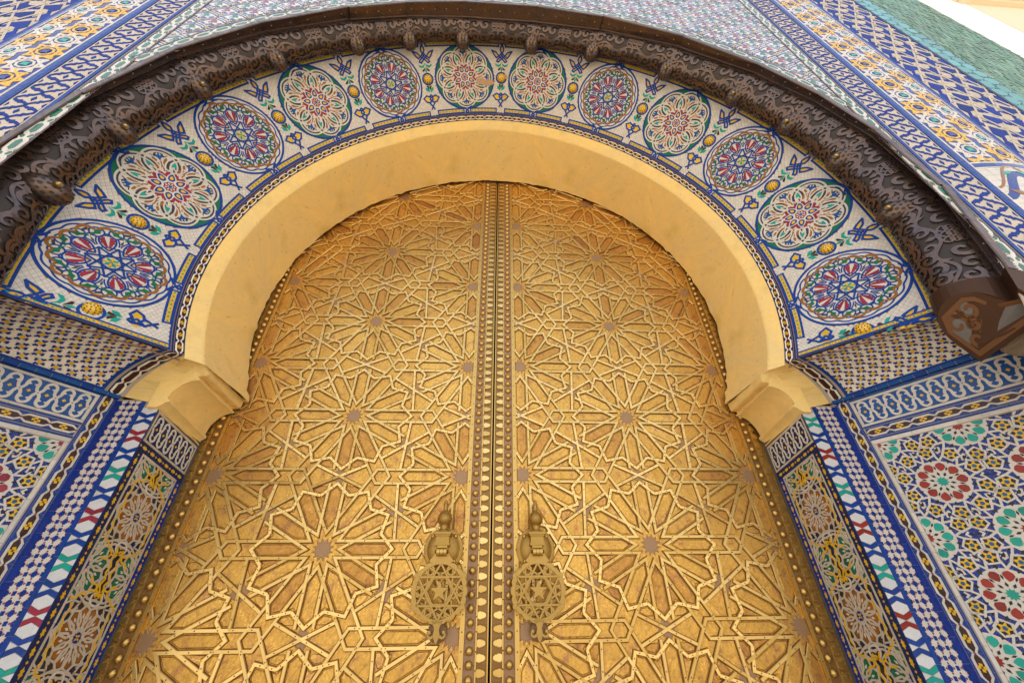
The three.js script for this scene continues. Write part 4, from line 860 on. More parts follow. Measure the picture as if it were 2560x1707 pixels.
function jamb(side) {
  const nm = side < 0 ? 'left' : 'right', YL = -1.0, d = dY(side * 2), S = (x) => XC + side * x;
  // ---- reveal beside the door: local x runs from the door (0) out to the corner (0.4)
  {
    const t = thing('jamb_panel', `dark blue and white strapwork jamb panel beside the ${nm} door leaf`, 'mosaic panel', [S(RVX), -1.85, 0.22], 'mosaic jamb panels');
    const X = S(RVX + 0.006), F = (x, y) => [X, y + d + 0.2 * (x - 0.02), 0.025 + x, -side, 0, 0], m = new Mosaic(F); m.tilt = 0.02;
    part(t, 'mortar_bed', box(Math.min(X, X + side * 0.25), Math.max(X, X + side * 0.25), -1.85, 0.66, 0.0, 0.425), M.darkGrout);
    const WD = 0.4, T = 0.57;
    // knot band on top
    bars(m, 0.006, T - 0.014, WD - 0.006, T, 'beige', 0.002, 0.07); bars(m, 0.006, 0.40, WD - 0.006, 0.412, 'beige', 0.002, 0.07);
    bars(m, 0.006, 0.412, 0.016, T - 0.014, 'beige', 0.002, 0.07, true); bars(m, WD - 0.02, 0.412, WD - 0.01, T - 0.014, 'beige', 0.002, 0.07, true);
    m.to(t, 'border_tile', M.glaze);
    knotBand(m, 0.018, WD - 0.022, 0.414, T - 0.016, 0.058, 'navy', 0.002, 0.0105); m.to(t, 'knot_band', M.glaze, { kind: 'stuff' });
    // dark blue field border with a yellow fleuron chain
    const bx0 = 0.0, bx1 = WD, by1 = 0.398, bw = 0.046;
    bars(m, bx0, by1 - bw, bx1, by1, 'navy', 0.0016, 0.09); bars(m, bx0, YL, bw, by1 - bw, 'royal', 0.0016, 0.09, true); bars(m, bx1 - bw, YL, bx1, by1 - bw, 'navy', 0.0016, 0.09, true);
    m.to(t, 'blue_border', M.glaze, { kind: 'stuff' });
    const fleur = (x, y, a, s = 1) => { m.poly(turn([[-0.021, 0], [-0.011, 0.0045], [-0.007, 0.0105], [0, 0.006], [0.007, 0.0105], [0.011, 0.0045], [0.021, 0], [0.011, -0.0045], [0.007, -0.0105], [0, -0.006], [-0.007, -0.0105], [-0.011, -0.0045]].map(([p, q]) => [p * s, q * s]), a, x, y), 'yellow', 0.0028); };
    const dot = (x, y) => m.poly(turn(rect(-0.0048, -0.0048, 0.0048, 0.0048), PI / 4, x, y), 'yellow', 0.0028);
    for (let x = 0.04; x < WD - 0.02; x += 0.064) { fleur(x, by1 - bw / 2, 0); dot(x + 0.032, by1 - bw / 2); }
    for (const x of [bw / 2, bx1 - bw / 2]) for (let y = 0.30; y > YL; y -= 0.064) { fleur(x, y, PI / 2); dot(x, y + 0.032); }
    m.to(t, 'yellow_chain', M.glaze, { kind: 'stuff' });
    // inner field
    const x0 = bw + 0.012, x1 = WD - bw - 0.012, y1 = by1 - bw - 0.012, xm = (x0 + x1) / 2, hw = (x1 - x0) / 2;
    bars(m, bw, YL, x0, y1 + 0.012, 'beige', 0.0022, 0.09, true); bars(m, x1, YL, WD - bw, y1 + 0.012, 'beige', 0.0022, 0.09, true); bars(m, x0, y1, x1, y1 + 0.012, 'beige', 0.0022, 0.09);
    m.to(t, 'border_tile', M.glaze);
    m.clip = [x0, YL, x1, y1];
    for (let y = YL; y < y1; y += 0.04) for (let x = x0; x < x1; x += 0.04) m.poly(rect(x, y, x + 0.04, y + 0.04), rnd() < 0.5 ? 'navy' : [0.05, 0.035, 0.03], 0.0008, { v: 0.2, gap: 0 });
    m.to(t, 'dark_field', M.glaze, { kind: 'stuff' });
    const PER = 0.494, Y0 = 0.095;
    const wheel = (cx, cy, R, col, a0, extra) => {
      for (let k = 0; k < 12; k++) {
        const a = a0 + k * PI / 6, w0 = R * 0.125;
        m.poly(turn([[R * 0.36, 0], [R * 0.52, w0 * 1.12], [R * 0.86, w0 * 1.45], [R * 0.98, 0], [R * 0.86, -w0 * 1.45], [R * 0.52, -w0 * 1.12]], a, cx, cy), col, 0.0022, { v: 0.18 });
        m.poly(turn([[R * 0.6, 0], [R * 0.68, w0 * 0.4], [R * 0.8, 0], [R * 0.68, -w0 * 0.4]], a, cx, cy), 'white', 0.0034, { gap: 0 });
        m.ribbon(turn([[R * 1.06, 0], [R * 0.88, w0 * 2.0], [R * 0.5, w0 * 1.65], [R * 0.2, -w0 * 0.3]], a, cx, cy), 0.0088, 'beige', 0.0036 + (k % 2) * 0.0005);
        m.ribbon(turn([[R * 1.06, 0], [R * 0.88, -w0 * 2.0], [R * 0.5, -w0 * 1.65], [R * 0.2, w0 * 0.3]], a, cx, cy), 0.0088, 'beige', 0.0046 + (k % 2) * 0.0005);
        m.poly(turn([[0.0, 0], [R * 0.12, w0 * 0.5], [R * 0.26, 0], [R * 0.12, -w0 * 0.5]], a, cx, cy), 'royal', 0.0026, { gap: 0 });
      }
      for (let k = 0; k < 12; k++) m.ribbon(turn([[R * 1.0, -R * 0.42], [R * 1.28, 0], [R * 1.0, R * 0.42]], a0 + (k + 0.5) * PI / 6, cx, cy), 0.0066, 'beige', 0.0040 + (k % 2) * 0.0004);
      for (let k = 0; k < 4; k++) m.poly(turn([[0.002, 0], [R * 0.07, R * 0.035], [R * 0.14, 0], [R * 0.07, -R * 0.035]], a0 + k * PI / 2 + 0.4, cx, cy), 'yellow', 0.0052, { gap: 0 });
    };
    for (let k = -1; k < 3; k++) {
      const cy = Y0 - k * PER; if (cy < YL - 0.1) break;
      wheel(xm, cy, 0.112, 'ochre', PI / 12); m.to(t, 'ochre_wheel', M.glaze, { kind: 'stuff' });
      for (const s of [-1, 1]) wheel(xm + s * (hw + 0.012), cy - PER / 2, 0.118, 'green', PI / 12);
      m.to(t, 'green_wheel', M.glaze, { kind: 'stuff' });
      for (const s of [-1, 1]) {
        // white bands that cross the field, and yellow steps among them
        if (s > 0) for (const o of [0.118, 0.136]) m.ribbon([[xm - s * hw, cy + o * 1.35], [xm - s * 0.05, cy + o], [xm + s * 0.05, cy + o], [xm + s * hw, cy + o * 1.35]], 0.0088, 'beige', 0.0050);
        if (s > 0) for (const o of [0.118, 0.136]) m.ribbon([[xm - s * hw, cy - o * 1.35], [xm - s * 0.05, cy - o], [xm + s * 0.05, cy - o], [xm + s * hw, cy - o * 1.35]], 0.0088, 'beige', 0.0052);
        m.ribbon([[xm + s * 0.128, cy + 0.2], [xm + s * 0.112, cy + 0.1], [xm + s * 0.132, cy], [xm + s * 0.112, cy - 0.1], [xm + s * 0.128, cy - 0.2]], 0.0088, 'beige', 0.0056);
        m.ribbon(curve((q) => [xm + s * (0.034 * cos(q) - 0.0), cy - PER / 2 + 0.105 + 0.026 * sin(q)], 12, -1.6, 1.6), 0.008, 'white', 0.0058 + s * 0.0003);
        m.ribbon(curve((q) => [xm + s * (0.034 * cos(q)), cy - PER / 2 - 0.105 + 0.026 * sin(q)], 12, -1.6, 1.6), 0.008, 'white', 0.0058 + s * 0.0003);
        m.to(t, 'pale_strapwork', M.glaze, { kind: 'stuff' });
        const zig = (a, b, n, amp, h) => { const L = Math.hypot(b[0] - a[0], b[1] - a[1]), ux = (b[0] - a[0]) / L, uy = (b[1] - a[1]) / L, p = []; for (let i = 0; i <= n; i++) { const q = i / n, z = (i % 2 ? 1 : -1) * amp; p.push([a[0] + ux * L * q - uy * z, a[1] + uy * L * q + ux * z]); } m.ribbon(p, 0.0072, 'yellow', h); };
        zig([xm + s * 0.135, cy + 0.12], [xm + s * 0.02, cy + 0.185], 6, 0.006, 0.0062); zig([xm + s * 0.135, cy - 0.12], [xm + s * 0.02, cy - 0.185], 6, 0.006, 0.0064);
        zig([xm + s * 0.118, cy - 0.11], [xm + s * 0.118, cy + 0.11], 8, 0.007, 0.0066);
        zig([xm + s * 0.01, cy - PER / 2 - 0.1], [xm + s * 0.022, cy - PER / 2 + 0.1], 8, 0.007, 0.0068);
        zig([xm + s * 0.03, cy - 0.15], [xm - s * 0.09, cy - 0.21], 5, 0.007, 0.0072); zig([xm + s * 0.03, cy + 0.15], [xm - s * 0.09, cy + 0.21], 5, 0.007, 0.0074);
        m.to(t, 'yellow_strapwork', M.glaze, { kind: 'stuff' });
      }
    }
    m.clip = null;
  }
  // ---- front pilaster: hexagons and chevrons, then stars. local x from the corner outwards
  {
    const t = thing('tiled_pilaster', `blue star and hexagon pilaster facing forward beside the ${nm} jamb panel`, 'pilaster', [S(1.98), -1.85, ZS], 'tiled pilasters');
    const x = (v) => S(RVX + v), F = (u, y) => [x(u), y + d, ZS, 0, 0, 1], m = new Mosaic(F);
    part(t, 'mortar_bed', box(Math.min(x(0.012), x(0.245)), Math.max(x(0.012), x(0.245)), -1.85, 0.70 + d, 0.05, ZS), M.grout);
    const T = 0.692, HX = 0.084; bars(m, 0.001, YL, 0.004, T, 'blue', 0.003, 0.08, true);
    const cyc = ['teal', 'blue', side < 0 ? 'crimson' : 'red', 'blue'];
    m.gap = 0.0009; m.tilt = 0.02;
    for (let i = 0; i < 18; i++) {
      const y = 0.64 - i * 0.0965, c = HX / 2 + 0.001, w2 = HX / 2 - 0.001; if (y < YL) break;
      m.poly([[c - w2, y + 0.0105], [c, y + 0.0275], [c + w2, y + 0.0105], [c + w2, y - 0.0105], [c, y - 0.0275], [c - w2, y - 0.0105]], [0.66, 0.67, 0.70], 0.003, { v: 0.04 }); m.to(t, 'hexagon_tile', M.gloss);
      const q = y - 0.04825, col = side < 0 ? cyc[(i + 1) % 4] : cyc[i % 4];
      for (const s of [-1, 1]) { const e = (yy) => q + s * yy; m.poly([[c - w2, e(0.0375)], [c, e(0.0205)], [c + w2, e(0.0375)], [c + w2, e(0.0155)], [c, e(-0.0)], [c - w2, e(0.0155)]], col, 0.003, { v: 0.14 }); m.to(t, 'chevron_tile', M.gloss); }
      for (const s of [-1, 1]) { m.poly([[c + s * w2, q + 0.0148], [c + s * 0.001, q], [c + s * w2, q - 0.0148]], [0.66, 0.67, 0.70], 0.003); m.to(t, 'wedge_tile', M.gloss); }
    }
    m.gap = 0.0006;
    for (const [a, b, c] of [[0.0855, 0.108, 'blue'], [0.214, 0.243, 'royal']]) bars(m, a, YL, b, T, c, 0.003, 0.094, true);
    m.to(t, 'edge_tile', M.gloss, { kind: 'stuff' });
    // star field
    const sx0 = 0.109, sx1 = 0.213, P = 0.0347; m.clip = [sx0, YL, sx1, T]; m.tilt = 0.03;
    for (let j = -36; j < 14; j++) for (let i = -1; i < 5; i++) {
      const cx = sx0 + (i + 0.0) * P, cy = j * P + 0.22;
      m.poly(rect(cx, cy, cx + P, cy + P), 'white', 0.0016, { v: 0.06, skirt: false });
      if ((i + j) & 1) m.poly(star(cx, cy, 8, 0.0150, 0.0117, PI / 8), 'royal', 0.0026, { v: 0.16 });
      else { for (let k = 0; k < 4; k++) m.poly(turn([[0.0, -0.002], [0.007, -0.005], [0.0113, 0], [0.007, 0.005], [0.0, 0.002]], k * PI / 2 + PI / 4, cx, cy), 'royal', 0.0026, { gap: 0, v: 0.16 }); }
      m.poly(turn(rect(-0.0034, -0.0034, 0.0034, 0.0034), PI / 4, cx + P / 2, cy), 'crimson', 0.0028, { gap: 0 });
      m.poly(turn(rect(-0.0034, -0.0034, 0.0034, 0.0034), PI / 4, cx, cy + P / 2), 'crimson', 0.0028, { gap: 0 });
    }
    m.clip = null; m.to(t, 'star_field', M.gloss, { kind: 'stuff' });
    // corner edge tiles on the outer return
    const F2 = (u, y) => [x(0.245), y + d, ZS - u, side, 0, 0];
  }
  // ---- splayed wall with star rosettes. local x = distance along the splay
  {
    const t = thing('rosette_wall', `splayed wall of red and green star rosettes at the ${nm} of the gate`, 'mosaic wall', [S(2.3), -1.85, 0.8], 'splayed rosette walls');
    const F = (s, y) => { const p = panelP(side, s, y + d); return [p[0], p[1], p[2], -side * PS, 0, PC]; }, m = new Mosaic(F);
    const g = new THREE.BoxGeometry(0.86, 2.6, 0.06); { g.rotateY(side > 0 ? -PA : PA - PI); const p = panelP(side, 0.41, 0, -0.031); g.translate(p[0], -0.565 + d, p[2]); } part(t, 'mortar_bed', g, M.grout);
    const SE = 0.80, T = 0.70;
    // frame beside the pilaster: vertical flower chain
    bars(m, 0.0, YL, 0.008, T, 'royal', 0.002, 0.09, true); bars(m, 0.066, YL, 0.073, T, 'blue', 0.002, 0.09, true);
    m.to(t, 'edge_tile', M.tile, { kind: 'stuff' });
    const ch = (F2, n) => { for (let i = 0; i < n; i++) { m.with(F2(i)); flowerUnit(m, 0.1, 0.056, 0.002); } m.with(F); };
    ch((i) => (x, y) => F(0.037 + y, 0.66 - i * 0.1 - x), 17); m.to(t, 'flower_chain', M.tile, { kind: 'stuff' });
    // horizontal knot band and flower chain
    bars(m, 0.075, 0.694, SE, 0.706, 'azure', 0.002, 0.09); bars(m, 0.075, 0.681, SE, 0.693, 'white', 0.002, 0.09); bars(m, 0.075, 0.55, 0.089, 0.681, 'white', 0.002, 0.06, true); bars(m, 0.075, 0.538, SE, 0.549, 'white', 0.002, 0.09);
    bars(m, 0.075, 0.527, SE, 0.537, 'blue', 0.002, 0.09); bars(m, 0.075, 0.455, SE, 0.465, 'blue', 0.002, 0.09);
    bars(m, 0.078, 0.434, SE, 0.454, 'white', 0.002, 0.09); bars(m, 0.078, YL, 0.095, 0.433, 'white', 0.002, 0.09, true);
    m.to(t, 'border_tile', M.tile, { kind: 'stuff' });
    knotBand(m, 0.09, SE, 0.551, 0.68, 0.064, 'azure', 0.002, 0.0115); m.to(t, 'knot_band', M.tile, { kind: 'stuff' });
    ch((i) => (x, y) => F(0.13 + i * 0.1 + x, 0.496 + y), 7); m.to(t, 'flower_chain', M.tile, { kind: 'stuff' });
    // rosette field
    const x0 = 0.096, x1 = SE, y1 = 0.43; m.clip = [x0, YL, x1, y1]; m.tilt = 0.02;
    const CX = 0.168, CY = 0.235, OX = 0.262, OY = 0.192, R = 0.093, cs = [];
    for (let i = -3; i <= 5; i++) for (let j = -6; j <= 4; j++) if (((i + j) & 1) === 0) cs.push([OX + i * CX, OY + j * CY, i & 1]);
    // blue ground tiles
    for (let j = 0, y = YL; y < y1 + 0.02; y += 0.0125, j++) for (let x = x0 - 0.02 + (j % 2) * 0.0115; x < x1; x += 0.023) m.poly([[x - 0.0115, y], [x, y - 0.0125], [x + 0.0115, y], [x, y + 0.0125]], 'royal', 0.0006, { v: 0.2, gap: 0.0004, skirt: false });
    m.to(t, 'blue_ground', M.tile, { kind: 'stuff' });
    const stars = [];
    for (const [cx, cy, odd] of cs) {
      if (cx < x0 - R || cx > x1 + R || cy < YL - R) continue;
      m.poly(ngon(cx, cy, 20, 0.1), 'white', 0.0012, { gap: 0, v: 0.04, tilt: 0 });
      for (let k = 0; k < 10; k++) {
        const a = k * PI / 5, b = (k + 0.5) * PI / 5;
        const p = pol(0.143, b), q = [cx + p[0], cy + p[1]]; if (!stars.some((s) => Math.hypot(s[0] - q[0], s[1] - q[1]) < 0.042)) stars.push(q);
        // white straps that zigzag round the rosette
        for (const s of [-1, 1]) { m.ribbon([[cx + pol(0.1, a)[0], cy + pol(0.1, a)[1]], [cx + pol(0.122, a + s * 0.10)[0], cy + pol(0.122, a + s * 0.10)[1]], [cx + pol(0.172, a + s * 0.245)[0], cy + pol(0.172, a + s * 0.245)[1]]], 0.0085, 'white', 0.0020 + 0.0003 * s, { per: 1, v: 0.05 }); }
        m.ribbon([[cx + pol(0.15, a - 0.075)[0], cy + pol(0.15, a - 0.075)[1]], [cx + pol(0.138, a)[0], cy + pol(0.138, a)[1]], [cx + pol(0.15, a + 0.075)[0], cy + pol(0.15, a + 0.075)[1]]], 0.0075, 'white', 0.0026, { v: 0.05 });
        m.poly(turn([[0.102, -0.008], [0.116, 0], [0.102, 0.008], [0.092, 0]], b, cx, cy), 'black', 0.0024);
        m.poly(turn([[0.118, -0.0045], [0.128, 0], [0.118, 0.0045], [0.110, 0]], a, cx, cy), 'black', 0.0032);
        m.poly(turn([[0.155, -0.006], [0.168, 0], [0.155, 0.006], [0.146, 0]], a, cx, cy), 'black', 0.0032);
        m.poly(turn([[0.036, -0.006], [0.048, 0], [0.036, 0.006], [0.026, 0]], b, cx, cy), 'black', 0.0026, { gap: 0.0003 });
        m.poly(turn([[0.066, -0.0046], [0.076, 0], [0.066, 0.0046], [0.054, 0]], b, cx, cy), 'black', 0.0026, { gap: 0.0003 });
      }
      m.to(t, 'small_inlay', M.tile, { kind: 'stuff' });
      const g2 = holder(t, 'rosette'), pc = odd ? 'teal' : side < 0 ? 'crimson' : 'red', cc = odd ? (side < 0 ? 'crimson' : 'red') : 'teal';
      for (let k = 0; k < 10; k++) { m.poly(turn([[0.048, 0], [0.057, 0.0105], [0.073, 0.0195], [0.085, 0.0145], [0.0925, 0], [0.085, -0.0145], [0.073, -0.0195], [0.057, -0.0105]], k * PI / 5, cx, cy), pc, 0.0024, { v: 0.2 }); m.to(g2, 'petal_tile', M.tile); }
      m.poly(star(cx, cy, 10, 0.0245, 0.0165, PI / 10), cc, 0.0026, { v: 0.08 }); m.to(g2, 'centre_tile', M.tile);
      if (!g2.children.length) t.remove(g2);
    }
    for (const [sx, sy] of stars) {
      if (sx < x0 - 0.02 || sx > x1 || sy > y1 + 0.02 || sy < YL) continue;
      if (cs.some(([cx, cy]) => Math.hypot(cx - sx, cy - sy) < 0.12)) continue;
      const a = rr(0, 1.2); m.ribbon(ngon(sx, sy, 5, 0.033, a + PI / 5), 0.007, 'white', 0.0029, { closed: true, per: 1, v: 0.05 }); m.poly(ngon(sx, sy, 5, 0.0265, a + PI / 5), 'black', 0.0030); m.poly(star(sx, sy, 5, 0.0285, 0.0125, a), 'yellow', 0.0038, { v: 0.08 }); m.poly(ngon(sx, sy, 5, 0.0092, a), [0.012, 0.12, 0.28], 0.0048, { gap: 0 });
    }
    m.to(t, 'yellow_star', M.tile, { kind: 'stuff' });
    m.clip = null;
    // worn plaster where the hood's foot meets the wall
    const rb = new THREE.IcosahedronGeometry(1, 3); { const p = rb.attributes.position; for (let i = 0; i < p.count; i++) { const n = 1 + 0.3 * fbm(p.getX(i) * 2, p.getY(i) * 2, p.getZ(i) * 2 + side); p.setXYZ(i, p.getX(i) * n * 0.12, p.getY(i) * n * 0.06, p.getZ(i) * n * 0.14); } rb.computeVertexNormals(); const q = panelP(side, 0.86, 0.70, 0.0); rb.translate(q[0], q[1] + d, q[2]); part(t, 'bare_plaster', rb, M.rough); }
  }
}
jamb(-1); jamb(1);
// ---------------------------------------------------------------- pierced bronze hood over the ring
{
  const hood = thing('bronze_hood', 'dark pierced bronze hood arching over the medallion ring', 'canopy', [XC, -1.85, 1.25]);
  const VA = [203, 185.4, 170.9, 155.2, 139.5, 122.8, 111.5, 99.5, 83.7, 69.7, 52.4, 36.6, 24, 11.9, -1.9, -17.5].map((a) => a * DEG);
  const mk = (a) => new THREE.CatmullRomCurve3(a.map(([r, z]) => new THREE.Vector3(r, z, 0)));
  const pTop = mk([[2.372, 1.118], [2.30, 1.118], [2.25, 1.135], [2.222, 1.165], [2.218, 1.205], [2.236, 1.245], [2.266, 1.272], [2.30, 1.283]]), pSide = mk([[2.372, 1.118], [2.318, 1.118], [2.268, 1.14], [2.238, 1.19], [2.24, 1.25], [2.272, 1.305], [2.318, 1.338], [2.366, 1.35]]);
  const PL = (pTop.getLength() + pSide.getLength()) / 2, pa = (y, t) => { const u = Math.max(0, Math.min(1, y / PL)), k = Math.pow(Math.abs(cos(t)), 1.3), p = pTop.getPointAt(u), q = pSide.getPointAt(u); return [p.x + (q.x - p.x) * k, p.y + (q.y - p.y) * k]; };
  const ex = (t) => 0.085 * Math.max(0, Math.min(1, (t - 172 * DEG) / (25 * DEG)));
  const sh = (z) => 0.035 * Math.max(0, (z - 1.12) / 0.28), kk = (t) => Math.pow(Math.abs(cos(t)), 1.3);
  const facet = (i) => { // local x across the facet from its left vertex, y along the profile
    const a = VA[i], b = VA[i + 1], W = 2 * 2.29 * sin((a - b) / 2), k = 1 / cos((a - b) / 2);
    const at = (t, r, z) => [XC + sh(z) + r * cos(t), YC + r * sin(t), z];
    const jog = 0.012 * sin(i * 2.3);
    const F = surf((x, y) => { const g1 = (t) => { const [r0, z] = pa(y, t); return at(t, r0 * (1 + (k - 1) * 0.6) + jog * 0.4 + ex(t) * y / PL, z + jog * 0.3); }, A = g1(a), B = g1(b), q = x / W; return [A[0] + (B[0] - A[0]) * q, A[1] + (B[1] - A[1]) * q, A[2] + (B[2] - A[2]) * q]; }, 1);
    return { W, F };
  };
  // sign check: normal must point to the axis and the viewer
  const f0 = facet(7).F(0.1, 0.12), sgn = (f0[4] < 0 || f0[5] > 0) ? 1 : -1;
  const spiral = (cx, cy, r, a0, turns, dir = 1, n = 20) => curve((t) => { const q = r * (1 - 0.78 * t), a = a0 + dir * turns * 2 * PI * t; return [cx + q * cos(a), cy + q * sin(a)]; }, n);
  const H = PL;
  const work = (m, W, sd) => {
    const c = W / 2, k = W / 0.6, wdt = (a, b) => (t) => a + (b - a) * t, q = rngOf(sd), jj = (a) => (q() - 0.5) * a;
    const R = (p, w2, h = 0.002) => { for (const s of [-1, 1]) { const dx = jj(0.004), dy = jj(0.004); m.ribbon(p.map(([x, y]) => [c + s * x * k + dx, y + dy]), w2, 'white', h, { v: 0 }); } };
    m.ribbon([[0.004, 0.008], [W - 0.004, 0.008]], 0.02, 'white', 0.002, { v: 0 }); m.ribbon([[0.004, H - 0.008], [W - 0.004, H - 0.008]], 0.018, 'white', 0.002, { v: 0 });
    for (const x of [0.006, W - 0.006]) m.ribbon([[x, 0], [x, H]], 0.016, 'white', 0.0022, { v: 0 });
    // plaited knot at the top centre
    for (let i = 0; i < 3; i++) for (const s of [-1, 1]) m.ribbon(curve((t) => [c + k * ((t - 0.5) * 0.115), H - 0.06 + (i - 1) * 0.022 + s * 0.017 * sin(t * 3 * PI)], 12), 0.0082, 'white', 0.0024 + 0.0004 * s, { v: 0 });
    // crescents and curls, large above and small below
    for (const [x, y, r, a0, tn, d, w2] of [[0.115, H - 0.065, 0.046, 2.2, 1.05, -1, 0.021], [0.2, H - 0.06, 0.04, 0.6, 1.05, 1, 0.019], [0.268, H - 0.085, 0.036, 2.6, 1.1, -1, 0.017], [0.05, 0.215, 0.032, -1.0, 1.1, 1, 0.016], [0.12, 0.195, 0.034, 3.6, 1.1, -1, 0.017], [0.19, 0.2, 0.036, 0.4, 1.1, 1, 0.017], [0.262, 0.195, 0.034, 3.0, 1.1, -1, 0.016],
      [0.03, 0.14, 0.028, 0.4, 1.1, 1, 0.014], [0.092, 0.132, 0.03, 2.6, 1.1, -1, 0.015], [0.155, 0.138, 0.03, -0.6, 1.1, 1, 0.015], [0.215, 0.13, 0.03, 2.0, 1.1, -1, 0.015], [0.275, 0.135, 0.028, 0.2, 1.1, 1, 0.014],
      [0.05, 0.078, 0.026, 1.2, 1.1, 1, 0.013], [0.108, 0.074, 0.026, -2.0, 1.1, -1, 0.013], [0.168, 0.078, 0.027, 1.0, 1.1, 1, 0.013], [0.23, 0.074, 0.027, 2.8, 1.1, -1, 0.013], [0.282, 0.07, 0.022, 0.8, 1.1, 1, 0.012], [0.03, 0.034, 0.018, 0.5, 1.1, 1, 0.011], [0.08, 0.032, 0.018, 2.5, 1.1, -1, 0.011], [0.135, 0.034, 0.018, 0.5, 1.1, 1, 0.011], [0.195, 0.032, 0.018, 2.5, 1.1, -1, 0.011], [0.25, 0.034, 0.018, 0.9, 1.1, 1, 0.011]])
      R(spiral(x + jj(0.008), y + jj(0.006), r, a0 + jj(0.5), tn, d, 16), wdt(w2 * 1.15, w2 * 0.6), 0.002 + rnd() * 0.0008);
    // stems and leaves
    for (const [y0, am, f, ph] of [[0.24, 0.02, 3, 0.8], [0.165, 0.016, 4, 0], [0.105, 0.014, 4.4, 1], [0.054, 0.01, 5, 2]]) R(curve((t) => [0.0 + 0.29 * t, y0 + am * sin(t * f * PI + ph)], 18), 0.0125, 0.0026);
    for (const [x, y, a, l] of [[0.0, 0.165, PI / 2, 0.06], [0.085, H - 0.025, 0.2, 0.045], [0.16, H - 0.03, 2.9, 0.05], [0.24, H - 0.03, 2.4, 0.05], [0.28, H - 0.035, 0.6, 0.045], [0.085, 0.165, 1.2, 0.045], [0.225, 0.165, 1.9, 0.045], [0.0, 0.09, PI / 2, 0.045], [0.0, 0.24, PI / 2, 0.05], [0.155, 0.235, 1.4, 0.05], [0.235, 0.235, 1.8, 0.045], [0.155, 0.105, 0.6, 0.035], [0.29, 0.165, 1.4, 0.045], [0.055, 0.105, 2.2, 0.035], [0.255, 0.1, 1.0, 0.035]])
      for (const s of [-1, 1]) m.poly(turn([[-l / 2, 0], [-l * 0.1, l * 0.26], [l / 2, 0], [-l * 0.1, -l * 0.26]], a + jj(0.4), x * k, y).map(([p, q2]) => [c + s * p, q2]), 'white', 0.0022, { v: 0, gap: 0 });
  };
  for (let i = 0; i < VA.length - 1; i++) {
    const { W, F } = facet(i), FF = (x, y) => { const f = F(x, y); return [f[0], f[1], f[2], f[3] * sgn, f[4] * sgn, f[5] * sgn]; };
    const sec = holder(hood, 'hood_section');
    part(sec, 'inner_tube', sheet(FF, 0, W, 0, H, 2, 18, -0.005), M.bronzeDark);
    const m = new Mosaic(FF); m.tilt = 0; m.maxEdge = 0.05; m.th = 0.004; m.clip = [0, 0, W, H]; work(m, W, 31 + i); m.to(sec, 'pierced_work', M.bronze);
    // flange: a flat strip from the tube's outer fold to the wall, with rivets and a bead along the fold
    const a = VA[i], b = VA[i + 1], k = 1 + (1 / cos((a - b) / 2) - 1) * 0.6, jog = 0.012 * sin(i * 2.3);
    const P = (t, r, z) => { const q = r * k + jog * 0.4 + ex(t) * (z > 1.26 ? 1 : 0); return [XC + sh(z) + q * cos(t), YC + q * sin(t), z]; };
    const strip3 = (pts) => { const pos = []; for (let j = 0; j + 1 < pts.length; j++) { const A = P(a, ...pts[j](a)), B = P(b, ...pts[j](b)), C = P(b, ...pts[j + 1](b)), D = P(a, ...pts[j + 1](a)); pos.push(...A, ...B, ...C, ...A, ...C, ...D); } const g = new THREE.BufferGeometry(); g.setAttribute('position', new THREE.Float32BufferAttribute(pos, 3)); const uv = []; for (let q = 0; q < pos.length; q += 3) uv.push(pos[q] + pos[q + 1], pos[q + 2] * 2); g.setAttribute('uv', new THREE.Float32BufferAttribute(uv, 2)); g.computeVertexNormals(); return g; };
    const fo = (dr, dz) => (t) => { const [r, z] = pa(PL, t); return [r + dr, z + dz]; }, ou = (dr, z) => (t) => [2.293 + 0.027 * kk(t) + dr, z];
    part(sec, 'flange', strip3([fo(0, -0.004), fo(-0.009, 0.002), fo(-0.009, 0.006), fo(-0.002, 0.011), ou(0, 1.396), ou(0.002, 1.402), ou(0.034, 1.402), ou(0.034, 1.398), fo(0.03, 0.01), fo(0.04, -0.01)]), M.bronze);
    part(sec, 'back_plate', strip3([() => [2.372, 1.118], () => [2.40, 1.118], () => [2.42, 1.25], fo(0.04, -0.01)]), M.bronze);
    const mid = (t) => { const p = fo(-0.002, 0.011)(t), q = ou(0, 1.396)(t); return [(p[0] + q[0]) / 2 - 0.003, (p[1] + q[1]) / 2]; };
    const gs = [], n = 5; for (let j = 0; j < n; j++) { const q = (j + 0.5) / n, A = P(a, ...mid(a)), B = P(b, ...mid(b)), g = new THREE.SphereGeometry(0.0045, 8, 6); g.translate(A[0] + (B[0] - A[0]) * q, A[1] + (B[1] - A[1]) * q, A[2] + (B[2] - A[2]) * q); gs.push(g); }
    part(sec, 'flange_rivet', merge(gs), M.rivetPale, { kind: 'stuff' });
    // serrated edge that laps over the tiles
    const ts = [], nt = Math.round(W / 0.014); for (let j = 0; j < nt; j++) { const q0 = j / nt, q1 = (j + 0.8) / nt, A = P(a, ...ou(0.033, 1.4005)(a)), B = P(b, ...ou(0.033, 1.4005)(b)), ux = [B[0] - A[0], B[1] - A[1]], rad = [cos((a + b) / 2), sin((a + b) / 2)]; const p0 = [A[0] + ux[0] * q0, A[1] + ux[1] * q0], p1 = [A[0] + ux[0] * q1, A[1] + ux[1] * q1], pm = [(p0[0] + p1[0]) / 2 + rad[0] * 0.016, (p0[1] + p1[1]) / 2 + rad[1] * 0.016]; const g = extr([p0, p1, pm], 0.002); g.translate(0, 0, 1.3985); ts.push(g); }
    part(sec, 'serrated_edge', merge(ts), M.bronze, { kind: 'stuff' });
  }
